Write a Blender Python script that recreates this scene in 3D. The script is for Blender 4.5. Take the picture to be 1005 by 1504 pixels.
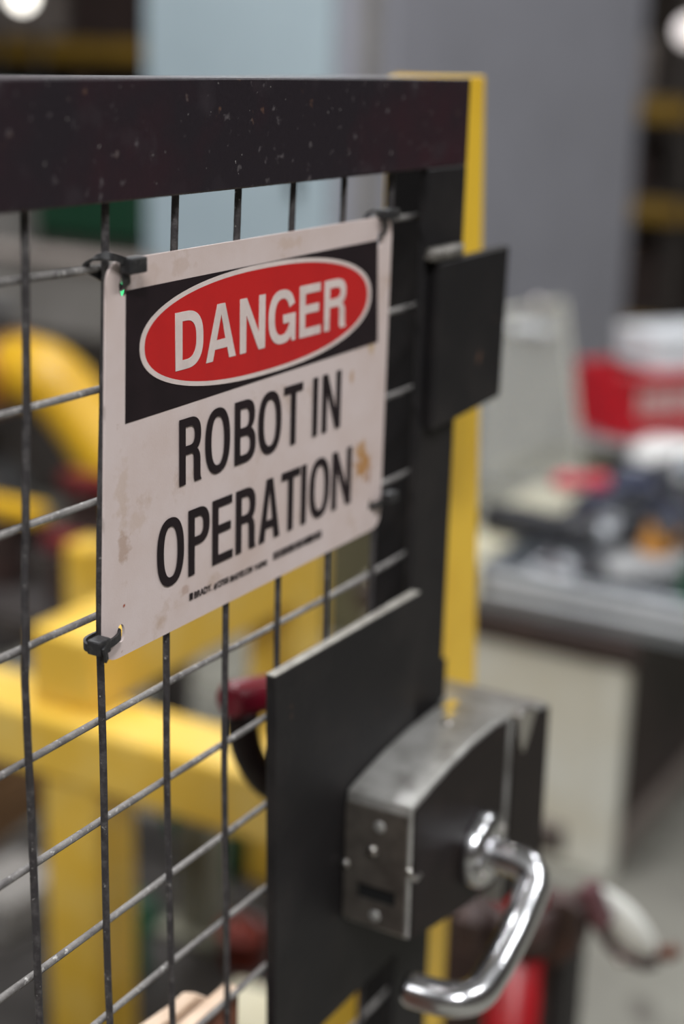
import bpy, bmesh, math, random
from mathutils import Vector, Matrix
random.seed(7)
scene = bpy.context.scene
COL = scene.collection
for o in list(bpy.data.objects):
    bpy.data.objects.remove(o, do_unlink=True)

# ------------------------------------------------------------------ camera
cam_d = bpy.data.cameras.new('camera')
cam = bpy.data.objects.new('camera', cam_d)
COL.objects.link(cam)
cr = Vector((0.49588421, -0.86795103, 0.02756535))
cu = Vector((0.23136260, 0.16264635, 0.95917543))
cf = Vector((0.83700071, 0.46926236, -0.28146517))
M = Matrix((cr, cu, -cf)).transposed().to_4x4()
M.translation = Vector((-0.51335, -0.40411, 1.29990))
cam.matrix_world = M
cam_d.sensor_fit = 'VERTICAL'
cam_d.sensor_height = 36.0
cam_d.sensor_width = 24.0
cam_d.lens = 55.017
cam_d.clip_start = 0.02
cam_d.clip_end = 60
cam_d.dof.use_dof = True
cam_d.dof.focus_distance = 0.705
cam_d.dof.aperture_fstop = 3.2
cam_d.dof.aperture_blades = 0
scene.camera = cam

# ------------------------------------------------------------------ light
world = bpy.data.worlds.new('hall_air')
scene.world = world
world.use_nodes = True
world.node_tree.nodes['Background'].inputs[0].default_value = (0.75, 0.85, 1.0, 1)
world.node_tree.nodes['Background'].inputs[1].default_value = 0.05

def area(name, loc, sx, sy, power, color=(1, 0.97, 0.93), aim=(0, 0, -1)):
    d = bpy.data.lights.new(name, 'AREA')
    d.shape = 'RECTANGLE'
    d.size, d.size_y, d.energy, d.color = sx, sy, power, color
    o = bpy.data.objects.new(name, d)
    COL.objects.link(o)
    o.location = loc
    o.rotation_euler = Vector(aim).to_track_quat('-Z', 'Y').to_euler()
    return o
LAMPS = [(-2.6, -1.8, 175), (-2.6, 2.2, 100), (0.9, -2.6, 80), (0.9, 1.2, 110), (4.4, -1.2, 80), (4.4, 2.8, 90)]
LAMP_Z = 4.2
LAMP_AT = ['over the aisle behind the photographer', 'over the cell behind the photographer', 'over the aisle in front of the gate', 'above the yellow guard frame', 'over the aisle beyond the bench', 'above the tall grey cabinet']
for lx, ly, lp in LAMPS:
    area('hall_light', (lx, ly, LAMP_Z - 0.09), 1.9, 0.5, lp, (0.96, 0.98, 1.0))

vs = scene.view_settings
vs.view_transform = 'Standard'
vs.look = 'None'
vs.gamma = 1.0
vs.exposure = 0.12
vs.use_curve_mapping = False

# ------------------------------------------------------------------ materials
def srgb(r, g, b):
    f = lambda c: (c / 255 / 12.92) if c / 255 <= 0.04045 else ((c / 255 + 0.055) / 1.055) ** 2.4
    return (f(r), f(g), f(b), 1.0)

MATS = {}
def mat(name, rgb, rough=0.5, metal=0.0, rgb2=None, scale=20.0, lo=0.4, hi=0.65, bump=0.0, bscale=None, spec=0.5, detail=5.0, stretch=None, specks=None):
    """plain surface with grain: a second colour mixed in by noise, fine relief, optional specks (rgb, scale, threshold)"""
    m = bpy.data.materials.new(name)
    m.use_nodes = True
    nt = m.node_tree
    N, L = nt.nodes, nt.links
    b = N['Principled BSDF']
    b.inputs['Base Color'].default_value = srgb(*rgb)
    b.inputs['Roughness'].default_value = rough
    b.inputs['Metallic'].default_value = metal
    b.inputs['Specular IOR Level'].default_value = spec
    tc = N.new('ShaderNodeTexCoord')
    src = tc.outputs['Object']
    if stretch:
        mp = N.new('ShaderNodeMapping')
        mp.inputs['Scale'].default_value = stretch
        L.new(src, mp.inputs[0])
        src = mp.outputs[0]
    last = None
    if rgb2:
        n = N.new('ShaderNodeTexNoise')
        n.inputs['Scale'].default_value = scale
        n.inputs['Detail'].default_value = detail
        n.inputs['Roughness'].default_value = 0.65
        L.new(src, n.inputs['Vector'])
        r = N.new('ShaderNodeMapRange')
        r.inputs['From Min'].default_value = lo
        r.inputs['From Max'].default_value = hi
        L.new(n.outputs['Fac'], r.inputs['Value'])
        mx = N.new('ShaderNodeMix')
        mx.data_type = 'RGBA'
        mx.inputs['A'].default_value = srgb(*rgb)
        mx.inputs['B'].default_value = srgb(*rgb2)
        L.new(r.outputs[0], mx.inputs['Factor'])
        last = mx.outputs['Result']
    for sp in (specks or []):
        n = N.new('ShaderNodeTexNoise')
        n.inputs['Scale'].default_value = sp[1]
        n.inputs['Detail'].default_value = 3.0
        L.new(src, n.inputs['Vector'])
        r = N.new('ShaderNodeMapRange')
        r.inputs['From Min'].default_value = sp[2]
        r.inputs['From Max'].default_value = sp[2] + sp[3]
        L.new(n.outputs['Fac'], r.inputs['Value'])
        mx = N.new('ShaderNodeMix')
        mx.data_type = 'RGBA'
        if last is not None:
            L.new(last, mx.inputs['A'])
        else:
            mx.inputs['A'].default_value = srgb(*rgb)
        mx.inputs['B'].default_value = srgb(*sp[0])
        L.new(r.outputs[0], mx.inputs['Factor'])
        last = mx.outputs['Result']
    if last is not None:
        L.new(last, b.inputs['Base Color'])
    if bump:
        n = N.new('ShaderNodeTexNoise')
        n.inputs['Scale'].default_value = bscale or scale * 4
        n.inputs['Detail'].default_value = 4
        L.new(src, n.inputs['Vector'])
        bp = N.new('ShaderNodeBump')
        bp.inputs['Strength'].default_value = bump
        bp.inputs['Distance'].default_value = 0.001
        L.new(n.outputs['Fac'], bp.inputs['Height'])
        L.new(bp.outputs[0], b.inputs['Normal'])
    MATS[name] = m
    return m

mat('rail_steel', (36, 30, 35), 0.45, 0.0, (62, 25, 34), 3.4, 0.46, 0.72, 0.3, 300, 0.3,
    specks=[((54, 48, 52), 30, 0.56, 0.2), ((112, 82, 64), 85, 0.70, 0.08), ((150, 145, 142), 330, 0.72, 0.05), ((84, 78, 80), 170, 0.66, 0.1)])
mat('plate_steel', (27, 25, 26), 0.55, 0.0, (44, 40, 39), 14, 0.45, 0.75, 0.3, 260, 0.25,
    specks=[((96, 70, 55), 60, 0.72, 0.06)])
mat('bare_edge', (150, 146, 138), 0.6, 0.1, (110, 104, 98), 60, 0.4, 0.7)
mat('weld', (140, 136, 130), 0.45, 0.5, (95, 90, 86), 120, 0.4, 0.65, 0.5, 400)
mat('wire_upright', (52, 48, 49), 0.65, 0.1, (86, 82, 81), 170, 0.48, 0.72, 0.5, 700,
    specks=[((150, 146, 142), 500, 0.66, 0.08)])
mat('wire_dusty', (122, 118, 115), 0.85, 0.0, (80, 76, 75), 60, 0.44, 0.68, 0.5, 700,
    specks=[((168, 165, 161), 420, 0.6, 0.1)])
mat('print_black', (26, 16, 20), 0.55, 0, (36, 24, 28), 40, 0.4, 0.7, spec=0.3, specks=[((120, 112, 108), 420, 0.76, 0.03)])
mat('print_red', (196, 30, 30), 0.45, 0, (184, 26, 28), 30, 0.4, 0.7, specks=[((120, 25, 25), 300, 0.74, 0.04)])
mat('print_white', (222, 206, 200), 0.5, 0, (206, 190, 184), 60, 0.4, 0.7)
mat('tie_nylon', (36, 35, 36), 0.5, 0, (70, 68, 66), 260, 0.5, 0.75, 0.3, 900)
mat('lock_steel', (184, 182, 178), 0.40, 0.5, (138, 135, 130), 45, 0.4, 0.7, 0.12, 500)
mat('lock_steel_shaded', (112, 105, 98), 0.42, 0.6, (84, 78, 73), 60, 0.4, 0.7, 0.15, 500)  # darker copy of the lock steel: shade on its side painted in
mat('lock_dark', (23, 14, 13), 0.5, 0.0, (38, 28, 26), 40, 0.5, 0.75, spec=0.2)  # dark arm and bolt; on the added skins, a dark reflection put into colour
mat('chrome', (214, 214, 216), 0.24, 1.0)
mat('screw_steel', (190, 186, 180), 0.28, 1.0)
mat('slot_black', (8, 8, 8), 0.9)
mat('yellow_dusty', (218, 176, 62), 0.4, 0, (224, 194, 108), 9, 0.45, 0.75, 0.1, 200, 0.5)
mat('yellow_paint', (238, 194, 60), 0.35, 0, (222, 174, 46), 12, 0.45, 0.75, 0.1, 200, 0.4,
    specks=[((120, 90, 40), 70, 0.72, 0.04)])
mat('robot_yellow', (216, 168, 32), 0.4, 0, (190, 144, 28), 6, 0.45, 0.75)
mat('robot_yellow_shaded', (150, 92, 34), 0.5, 0, (124, 74, 28), 8)  # shadowed stretch of the yellow arm, its shade put into the colour
mat('robot_dark', (52, 48, 48), 0.5, 0.2, (70, 64, 62), 20)
mat('red_grip', (112, 14, 34), 0.35, 0, (92, 12, 28), 30)
mat('red_paint', (150, 8, 20), 0.35, 0, (128, 8, 16), 14)
mat('rust_red', (150, 66, 52), 0.6, 0, (128, 52, 42), 24)
mat('red_plastic', (196, 22, 38), 0.4, 0, (176, 18, 34), 14)
mat('panel_grey', (150, 150, 158), 0.5, 0, (142, 142, 149), 3, 0.4, 0.7)
mat('panel_blue_grey', (172, 188, 196), 0.5, 0, (164, 180, 188), 3, 0.4, 0.7)
mat('beige_paint', (202, 200, 190), 0.5, 0, (188, 180, 160), 4, 0.42, 0.72)
mat('cream_paint', (206, 200, 176), 0.5, 0, (190, 180, 150), 6)
mat('dark_brown', (58, 44, 40), 0.6, 0, (44, 34, 32), 12)
mat('frame_brown_grey', (128, 118, 111), 0.6, 0, (110, 100, 94), 12)
mat('concrete', (128, 126, 117), 0.75, 0, (102, 99, 92), 3.0, 0.38, 0.7, 0.3, 60, specks=[((86, 82, 76), 9, 0.62, 0.12)])
mat('hall_wall', (78, 68, 60), 0.8, 0, (60, 52, 47), 1.2)
mat('ceiling_paint', (178, 178, 178), 0.9, 0, (168, 168, 168), 1.0)
mat('machine_brown', (66, 60, 56), 0.6, 0, (54, 48, 45), 6)
mat('green_paint', (16, 56, 36), 0.5, 0, (16, 56, 36), 6)
mat('green_plastic', (24, 92, 62), 0.5, 0, (18, 76, 50), 9)
mat('mint_plastic', (176, 196, 184), 0.5, 0, (160, 180, 168), 9)
mat('grey_paint', (132, 128, 124), 0.55, 0, (112, 108, 104), 5)
mat('white_plastic', (226, 228, 232), 0.45, 0, (208, 210, 214), 8)
mat('white_cloth', (236, 234, 232), 0.9, 0, (214, 212, 210), 20, bump=0.4, bscale=60)
mat('tray_metal', (150, 154, 158), 0.4, 0.5, (128, 132, 138), 12)
mat('tool_steel', (150, 152, 156), 0.3, 0.9, (120, 122, 126), 30)
mat('mat_dark', (58, 54, 52), 0.85, 0, (46, 43, 41), 12, bump=0.4, bscale=60)
mat('olive_dark', (92, 86, 62), 0.6, 0, (78, 72, 52), 8)
mat('olive_grey', (120, 118, 104), 0.6, 0, (104, 102, 90), 8)
mat('tool_black', (34, 34, 38), 0.5, 0, (48, 48, 52), 20)
mat('tool_blue', (54, 84, 122), 0.45, 0, (44, 70, 104), 20)
mat('tool_navy', (40, 46, 70), 0.5, 0, (32, 36, 56), 20)
mat('tool_teal', (150, 186, 186), 0.45, 0, (130, 168, 168), 20)
mat('tool_orange', (178, 126, 62), 0.5, 0, (186, 124, 50), 20)
mat('tool_rose', (200, 44, 72), 0.45, 0, (178, 34, 60), 20)
mat('glove_grey', (150, 150, 150), 0.8, 0, (128, 128, 130), 20)
mat('tan_leather', (196, 158, 120), 0.7, 0, (176, 138, 102), 20)
mat('wood_brown', (134, 84, 62), 0.7, 0, (104, 62, 46), 14, 0.4, 0.65, 0.4, 90, stretch=(1, 1, 9))
mat('wood_pale', (206, 182, 160), 0.8, 0, (180, 152, 128), 20, 0.4, 0.65, 0.6, 90, stretch=(1, 6, 6))
mat('cardboard', (152, 118, 84), 0.8, 0, (136, 104, 74), 6)
mat('iron_dark', (58, 46, 44), 0.5, 0.4, (78, 58, 54), 30)
mat('cabinet_black', (30, 27, 27), 0.6, 0, (40, 36, 35), 10, spec=0.3)
mat('iron_rose', (92, 58, 62), 0.45, 0.2, (72, 46, 50), 30)
mat('paddle_steel', (206, 206, 200), 0.4, 0.0, (188, 188, 182), 16)
mat('rust_brown', (104, 62, 44), 0.75, 0, (78, 46, 34), 40)
mat('rack_ochre', (140, 108, 30), 0.55, 0, (120, 92, 26), 6)
mat('rack_dark', (56, 50, 46), 0.6, 0, (46, 40, 37), 6)

def emit(name, rgb, strength):
    m = bpy.data.materials.new(name)
    m.use_nodes = True
    b = m.node_tree.nodes['Principled BSDF']
    b.inputs['Base Color'].default_value = srgb(*rgb)
    b.inputs['Emission Color'].default_value = srgb(*rgb)
    b.inputs['Emission Strength'].default_value = strength
    MATS[name] = m
emit('lamp_glow', (255, 250, 240), 5.0)
emit('lamp_soft', (255, 246, 244), 1.2)
emit('pilot_green', (40, 225, 135), 4.0)

def sign_material():
    m = bpy.data.materials.new('sign_plastic')
    m.use_nodes = True
    nt = m.node_tree
    N, L = nt.nodes, nt.links
    b = N['Principled BSDF']
    b.inputs['Roughness'].default_value = 0.48
    b.inputs['Specular IOR Level'].default_value = 0.4
    tc = N.new('ShaderNodeTexCoord')
    def noise(scale, lo, hi, detail=5, vec=None):
        n = N.new('ShaderNodeTexNoise')
        n.inputs['Scale'].default_value = scale
        n.inputs['Detail'].default_value = detail
        n.inputs['Roughness'].default_value = 0.65
        L.new(vec or tc.outputs['Object'], n.inputs['Vector'])
        r = N.new('ShaderNodeMapRange')
        r.inputs['From Min'].default_value = lo
        r.inputs['From Max'].default_value = hi
        L.new(n.outputs['Fac'], r.inputs['Value'])
        return r.outputs[0]
    def mix(a, rgb, fac, amt=1.0):
        mx = N.new('ShaderNodeMix')
        mx.data_type = 'RGBA'
        if isinstance(a, tuple):
            mx.inputs['A'].default_value = a
        else:
            L.new(a, mx.inputs['A'])
        mx.inputs['B'].default_value = srgb(*rgb)
        if amt != 1.0:
            q = N.new('ShaderNodeMath'); q.operation = 'MULTIPLY'
            q.inputs[1].default_value = amt
            L.new(fac, q.inputs[0]); fac = q.outputs[0]
        L.new(fac, mx.inputs['Factor'])
        return mx.outputs['Result']
    def blob(x, z, rx, rz, lo=0.25, hi=0.75, nscale=190, namt=1.3):
        # a stain of its own shape: distance from a spot, broken up by noise
        mp = N.new('ShaderNodeMapping')
        mp.inputs['Location'].default_value = (-x / rx, 0, -z / rz)
        mp.inputs['Scale'].default_value = (1 / rx, 0, 1 / rz)
        L.new(tc.outputs['Object'], mp.inputs[0])
        ln = N.new('ShaderNodeVectorMath'); ln.operation = 'LENGTH'
        L.new(mp.outputs[0], ln.inputs[0])
        n = N.new('ShaderNodeTexNoise')
        n.inputs['Scale'].default_value = nscale
        n.inputs['Detail'].default_value = 4
        L.new(tc.outputs['Object'], n.inputs['Vector'])
        a = N.new('ShaderNodeMath'); a.operation = 'MULTIPLY_ADD'
        a.inputs[1].default_value = namt * 2
        a.inputs[2].default_value = 1.0 - namt
        L.new(n.outputs['Fac'], a.inputs[0])
        s = N.new('ShaderNodeMath'); s.operation = 'SUBTRACT'
        L.new(a.outputs[0], s.inputs[0]); L.new(ln.outputs['Value'], s.inputs[1])
        r = N.new('ShaderNodeMapRange')
        r.inputs['From Min'].default_value = 0.0
        r.inputs['From Max'].default_value = 0.5
        L.new(s.outputs[0], r.inputs['Value'])
        return r.outputs[0]
    c = mix(srgb(212, 196, 192), (202, 182, 174), noise(14, 0.42, 0.72))
    c = mix(c, (178, 150, 128), noise(38, 0.58, 0.75), 0.7)
    c = mix(c, (150, 112, 84), noise(120, 0.69, 0.76), 0.8)
    # coordinates are relative to the sign's lower left corner
    for (x, z, rx, rz, col, amt) in [
        (0.2335, 0.042, 0.010, 0.009, (176, 124, 60), 0.9), (0.2300, 0.052, 0.006, 0.006, (180, 134, 78), 0.8),
        (0.2405, 0.034, 0.004, 0.006, (150, 100, 60), 0.6),
        (0.0160, 0.051, 0.0050, 0.008, (160, 128, 104), 0.55), (0.0150, 0.075, 0.005, 0.018, (190, 166, 148), 0.45),
        (0.0250, 0.060, 0.008, 0.005, (190, 166, 148), 0.4),
        (0.0155, 0.0237, 0.0016, 0.0012, (150, 62, 24), 1.0),
        (0.2390, 0.108, 0.004, 0.005, (190, 160, 120), 0.7), (0.2180, 0.095, 0.003, 0.004, (180, 140, 100), 0.7),
        (0.0350, 0.168, 0.012, 0.006, (176, 148, 128), 0.22), (0.0600, 0.170, 0.010, 0.004, (172, 140, 116), 0.25),
        (0.1500, 0.172, 0.016, 0.0035, (180, 146, 112), 0.25), (0.0620, 0.017, 0.004, 0.003, (150, 110, 84), 0.4)]:
        c = mix(c, col, blob(x, z, rx, rz), amt)
    L.new(c, b.inputs['Base Color'])
    n = N.new('ShaderNodeTexNoise')
    n.inputs['Scale'].default_value = 900
    L.new(tc.outputs['Object'], n.inputs['Vector'])
    bp = N.new('ShaderNodeBump')
    bp.inputs['Strength'].default_value = 0.12
    bp.inputs['Distance'].default_value = 0.0004
    L.new(n.outputs['Fac'], bp.inputs['Height'])
    L.new(bp.outputs[0], b.inputs['Normal'])
    MATS['sign_plastic'] = m
sign_material()

def sheet_material():
    m = bpy.data.materials.new('cloudy_sheet')
    m.use_nodes = True
    nt = m.node_tree
    b = nt.nodes['Principled BSDF']
    b.inputs['Base Color'].default_value = srgb(214, 214, 204)
    b.inputs['Roughness'].default_value = 0.25
    b.inputs['Alpha'].default_value = 0.62
    n = nt.nodes.new('ShaderNodeTexNoise')
    n.inputs['Scale'].default_value = 5
    r = nt.nodes.new('ShaderNodeMapRange')
    r.inputs['To Min'].default_value = 0.10
    r.inputs['To Max'].default_value = 0.42
    nt.links.new(n.outputs['Fac'], r.inputs['Value'])
    nt.links.new(r.outputs[0], b.inputs['Alpha'])
    MATS['cloudy_sheet'] = m
sheet_material()

# ------------------------------------------------------------------ helpers
def thing(name, label, cat, loc=(0, 0, 0), rot=(0, 0, 0), group=None):
    o = bpy.data.objects.new(name, None)
    COL.objects.link(o)
    o.empty_display_size = 0.05
    o.location = loc
    o.rotation_euler = rot
    o['label'] = label
    o['category'] = cat
    if group:
        o['group'] = group
    return o

def root_of(o):
    while o.parent:
        o = o.parent
    return o

def put(name, bm, m, parent=None, world=True, smooth=False, label=None):
    """link a bmesh as ONE mesh object; world=True: its vertices are hall coordinates"""
    bmesh.ops.recalc_face_normals(bm, faces=bm.faces)
    me = bpy.data.meshes.new(name)
    bm.to_mesh(me)
    bm.free()
    if parent is not None and world:
        me.transform(Matrix.Translation(-root_of(parent).location))
    if smooth:
        for p in me.polygons:
            p.use_smooth = True
    me.materials.append(MATS[m])
    o = bpy.data.objects.new(name, me)
    COL.objects.link(o)
    o.parent = parent
    if label:
        o['label'] = label
    return o

def smooth_by_angle(o, ang=35):
    me = o.data
    bm = bmesh.new()
    bm.from_mesh(me)
    for f in bm.faces:
        f.smooth = True
    for e in bm.edges:
        if len(e.link_faces) == 2 and e.calc_face_angle(0) > math.radians(ang):
            e.smooth = False
    bm.to_mesh(me)
    bm.free()
    return o

def bm_box(x0, x1, y0, y1, z0, z1, bevel=0.0, seg=2, bm=None):
    b = bmesh.new()
    r = bmesh.ops.create_cube(b, size=1.0)
    for v in b.verts:
        v.co = Vector((x0 + (v.co.x + .5) * (x1 - x0), y0 + (v.co.y + .5) * (y1 - y0), z0 + (v.co.z + .5) * (z1 - z0)))
    if bevel:
        bmesh.ops.bevel(b, geom=list(b.edges), offset=bevel, segments=seg, profile=0.5, affect='EDGES')
    if bm is None:
        return b
    join(bm, b)
    return bm

def join(a, b):
    me = bpy.data.meshes.new('tmp')
    b.to_mesh(me)
    b.free()
    a.from_mesh(me)
    bpy.data.meshes.remove(me)

def bm_tube(pts, r, seg=10, closed=False, bm=None):
    pts = [Vector(p) for p in pts]
    n = len(pts)
    rr = r if isinstance(r, (list, tuple)) else [r] * n
    b = bmesh.new()
    rings = []
    up = None
    for i in range(n):
        if closed:
            t = (pts[(i + 1) % n] - pts[i - 1]).normalized()
        else:
            t = (pts[min(i + 1, n - 1)] - pts[max(i - 1, 0)]).normalized()
        if up is None:
            up = Vector((0, 0, 1)) if abs(t.z) < 0.9 else Vector((1, 0, 0))
        u = (up - t * up.dot(t)).normalized()
        w = t.cross(u)
        up = u
        rings.append([b.verts.new(pts[i] + (u * math.cos(a) + w * math.sin(a)) * rr[i]) for a in [2 * math.pi * k / seg for k in range(seg)]])
    m = n if closed else n - 1
    for i in range(m):
        A, B = rings[i], rings[(i + 1) % n]
        for k in range(seg):
            b.faces.new((A[k], A[(k + 1) % seg], B[(k + 1) % seg], B[k]))
    if not closed:
        b.faces.new(rings[0][::-1])
        b.faces.new(rings[-1])
    if bm is None:
        return b
    join(bm, b)
    return bm

def bm_ribbon(pts, side, w, t, closed=False):
    """flat strap swept along pts; side = direction of its width"""
    pts = [Vector(p) for p in pts]
    n = len(pts)
    b = bmesh.new()
    rings = []
    for i in range(n):
        tg = ((pts[(i + 1) % n] - pts[i - 1]) if closed else (pts[min(i + 1, n - 1)] - pts[max(i - 1, 0)])).normalized()
        s = side[i] if isinstance(side, list) else side
        s = Vector(s)
        s = (s - tg * s.dot(tg)).normalized()
        nn = tg.cross(s)
        rings.append([b.verts.new(pts[i] + s * a * w / 2 + nn * c * t / 2) for a, c in ((-1, -1), (1, -1), (1, 1), (-1, 1))])
    for i in range(n if closed else n - 1):
        A, B = rings[i], rings[(i + 1) % n]
        for k in range(4):
            b.faces.new((A[k], A[(k + 1) % 4], B[(k + 1) % 4], B[k]))
    if not closed:
        b.faces.new(rings[0][::-1])
        b.faces.new(rings[-1])
    return b

def bm_prism(poly, axis, a0, a1, bevel=0.0, seg=2):
    """polygon in the other two axes extruded along axis from a0 to a1 (x: (y,z), y: (x,z), z: (x,y))"""
    b = bmesh.new()
    def P(p, a):
        return {'x': (a, p[0], p[1]), 'y': (p[0], a, p[1]), 'z': (p[0], p[1], a)}[axis]
    A = [b.verts.new(P(p, a0)) for p in poly]
    B = [b.verts.new(P(p, a1)) for p in poly]
    n = len(poly)
    b.faces.new(A)
    b.faces.new(B[::-1])
    for i in range(n):
        b.faces.new((A[i], B[i], B[(i + 1) % n], A[(i + 1) % n]))
    bmesh.ops.recalc_face_normals(b, faces=b.faces)
    if bevel:
        ed = [e for e in b.edges if e.calc_face_angle(0) > 0.4]
        bmesh.ops.bevel(b, geom=ed, offset=bevel, segments=seg, profile=0.5, affect='EDGES')
    return b

def bm_lathe(profile, axis, origin, seg=24):
    """profile [(radius, along)]; axis: unit vector; origin: point"""
    ax = Vector(axis).normalized()
    u = ax.orthogonal().normalized()
    w = ax.cross(u)
    o = Vector(origin)
    b = bmesh.new()
    rings = []
    for r, h in profile:
        if r < 1e-6:
            rings.append([b.verts.new(o + ax * h)])
        else:
            rings.append([b.verts.new(o + ax * h + (u * math.cos(2 * math.pi * k / seg) + w * math.sin(2 * math.pi * k / seg)) * r) for k in range(seg)])
    for A, B in zip(rings[:-1], rings[1:]):
        for k in range(seg):
            k2 = (k + 1) % seg
            if len(A) == 1 and len(B) == 1:
                continue
            if len(A) == 1:
                b.faces.new((A[0], B[k], B[k2]))
            elif len(B) == 1:
                b.faces.new((A[k], B[0], A[k2]))
            else:
                b.faces.new((A[k], B[k], B[k2], A[k2]))
    if len(rings[0]) > 1:
        b.faces.new(rings[0])
    if len(rings[-1]) > 1:
        b.faces.new(rings[-1][::-1])
    return b

def smooth_path(pts, n=6):
    """Catmull-Rom through the points"""
    P = [Vector(p) for p in pts]
    P = [P[0] * 2 - P[1]] + P + [P[-1] * 2 - P[-2]]
    out = []
    for i in range(1, len(P) - 2):
        for k in range(n):
            t = k / n
            a, b, c, d = P[i - 1], P[i], P[i + 1], P[i + 2]
            out.append(0.5 * ((2 * b) + (c - a) * t + (2 * a - 5 * b + 4 * c - d) * t * t + (3 * b - a - 3 * c + d) * t ** 3))
    out.append(P[-2])
    return out

def flat_shape(name, loops, y_front, depth, m, parent, label=None):
    """closed loops in the (x, z) plane, even-odd filled (holes cut out), given a real thickness towards +Y"""
    cu_ = bpy.data.curves.new('tmp_curve', 'CURVE')
    cu_.dimensions = '2D'
    cu_.fill_mode = 'BOTH'
    cu_.extrude = depth / 2
    for lp in loops:
        s = cu_.splines.new('POLY')
        s.points.add(len(lp) - 1)
        for p, q in zip(s.points, lp):
            p.co = (q[0], q[1], 0, 1)
        s.use_cyclic_u = True
    ob = bpy.data.objects.new('tmp_obj', cu_)
    COL.objects.link(ob)
    return _from_curve(ob, name, y_front, depth, m, parent, label)

def _from_curve(ob, name, y_front, depth, m, parent, label=None, place=None):
    dg = bpy.context.evaluated_depsgraph_get()
    me = bpy.data.meshes.new_from_object(ob.evaluated_get(dg))
    cd = ob.data
    bpy.data.objects.remove(ob, do_unlink=True)
    bpy.data.curves.remove(cd)
    if place:
        me.transform(place)
    me.transform(Matrix(((1, 0, 0, 0), (0, 0, -1, y_front + depth / 2), (0, 1, 0, 0), (0, 0, 0, 1))))
    me.transform(Matrix.Translation(-root_of(parent).location))
    me.name = name
    me.materials.clear()
    me.materials.append(MATS[m])
    o = bpy.data.objects.new(name, me)
    COL.objects.link(o)
    o.parent = parent
    if label:
        o['label'] = label
    return o

def structure(name, bm, m):
    o = put(name, bm, m)
    o['kind'] = 'structure'
    return o

def single(name, bm, m, label, cat, group=None, smooth=False):
    o = put(name, bm, m, smooth=smooth)
    o['label'] = label
    o['category'] = cat
    if group:
        o['group'] = group
    return o

# ------------------------------------------------------------------ the hall
structure('floor', bm_box(-6, 11, -6, 9, -0.1, 0.0), 'concrete')
structure('ceiling', bm_box(-6, 11, -6, 9, 4.4, 4.5), 'ceiling_paint')
structure('wall_back', bm_box(11, 11.1, -6, 9, 0, 4.4), 'hall_wall')
structure('wall_left', bm_box(-6, 11, 9, 9.1, 0, 4.4), 'hall_wall')
structure('wall_right', bm_box(-6, 11, -6.1, -6, 0, 4.4), 'hall_wall')
structure('wall_rear', bm_box(-6.1, -6, -6, 9, 0, 4.4), 'hall_wall')
for i, (lx, ly, lp) in enumerate(LAMPS):
    t = thing('ceiling_lamp', 'long white ceiling lamp hanging ' + LAMP_AT[i], 'lamp', (lx, ly, LAMP_Z), group='ceiling lamps of the hall')
    put('housing', bm_box(lx - 1.0, lx + 1.0, ly - 0.28, ly + 0.28, LAMP_Z - 0.02, LAMP_Z + 0.08, 0.01), 'white_plastic', t)
    put('diffuser', bm_box(lx - 0.96, lx + 0.96, ly - 0.25, ly + 0.25, LAMP_Z - 0.05, LAMP_Z - 0.02, 0.006), 'lamp_soft', t)
    for s in (-0.8, 0.8):
        put('hanger', bm_box(lx + s - 0.01, lx + s + 0.01, ly - 0.01, ly + 0.01, LAMP_Z + 0.08, 4.4), 'grey_paint', t)

# ------------------------------------------------------------------ the gate
ZT, ZB = 1.2878, 1.2389          # top rail
XI, XO = 0.2884, 0.3384          # right stile
XL = -0.95                       # hinge side, out of the picture
YF = -0.004                      # front of the frame
gate = thing('mesh_gate', 'dark steel gate of welded wire mesh carrying the danger sign', 'gate', (XL, 0, 0.08))
def angle_rail(x0, x1, zt, zb, up):
    b = bm_box(x0, x1, YF, YF + 0.005, zb, zt, 0.0008, 1)
    if up:
        bm_box(x0, x1, YF + 0.005, 0.046, zt - 0.005, zt - 0.0004, 0, 1, b)
    else:
        bm_box(x0, x1, YF + 0.005, 0.046, zb, zb + 0.005, 0, 1, b)
    return b
put('top_rail', angle_rail(XL, XO, ZT, ZB, True), 'rail_steel', gate)
put('bottom_rail', angle_rail(XL, XO, 0.13, 0.08, False), 'rail_steel', gate)
b = bm_box(XI, XO, YF, YF + 0.005, 0.13, ZB, 0.0008, 1)
bm_box(XO - 0.005, XO, YF + 0.005, 0.047, 0.085, ZT - 0.005, 0, 1, b)
put('stile', b, 'plate_steel', gate)
b = bm_box(XL, XL + 0.05, YF, YF + 0.005, 0.13, ZB, 0.0008, 1)
bm_box(XL, XL + 0.005, YF + 0.005, 0.047, 0.085, ZT - 0.005, 0, 1, b)
put('stile', b, 'plate_steel', gate)
# wires: the mesh has sagged a little to the left in its middle
SAG = [(1.30, 0), (1.24, 0), (1.18, -.0026), (1.12, -.0055), (1.05, -.0085), (0.95, -.0078), (0.86, -.0060), (0.82, -.0042), (0.5, 0), (0.0, 0)]
def sag(z):
    for (z1, d1), (z0, d0) in zip(SAG[:-1], SAG[1:]):
        if z0 <= z <= z1:
            return d0 + (d1 - d0) * (z - z0) / (z1 - z0)
    return 0
RW = 0.00172
vx = [-0.0421 - 0.0497 * k for k in range(18, 0, -1)] + [-0.0421, 0.0072, 0.0566, 0.1064, 0.1561, 0.2062, 0.2593]
for x in vx:
    ph = random.uniform(0, 6)
    zs = [0.1, 0.3, 0.5, 0.65, 0.76] + [0.82 + 0.025 * k for k in range(18)]
    pts = [(x + sag(z) + 0.0005 * math.sin(z * 31 + ph), 0.0036, z) for z in zs if z < 1.25] + [(x, 0.0036, 1.25)]
    put('wire', bm_tube(pts, RW, 8), 'wire_upright', gate, smooth=True)
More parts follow.
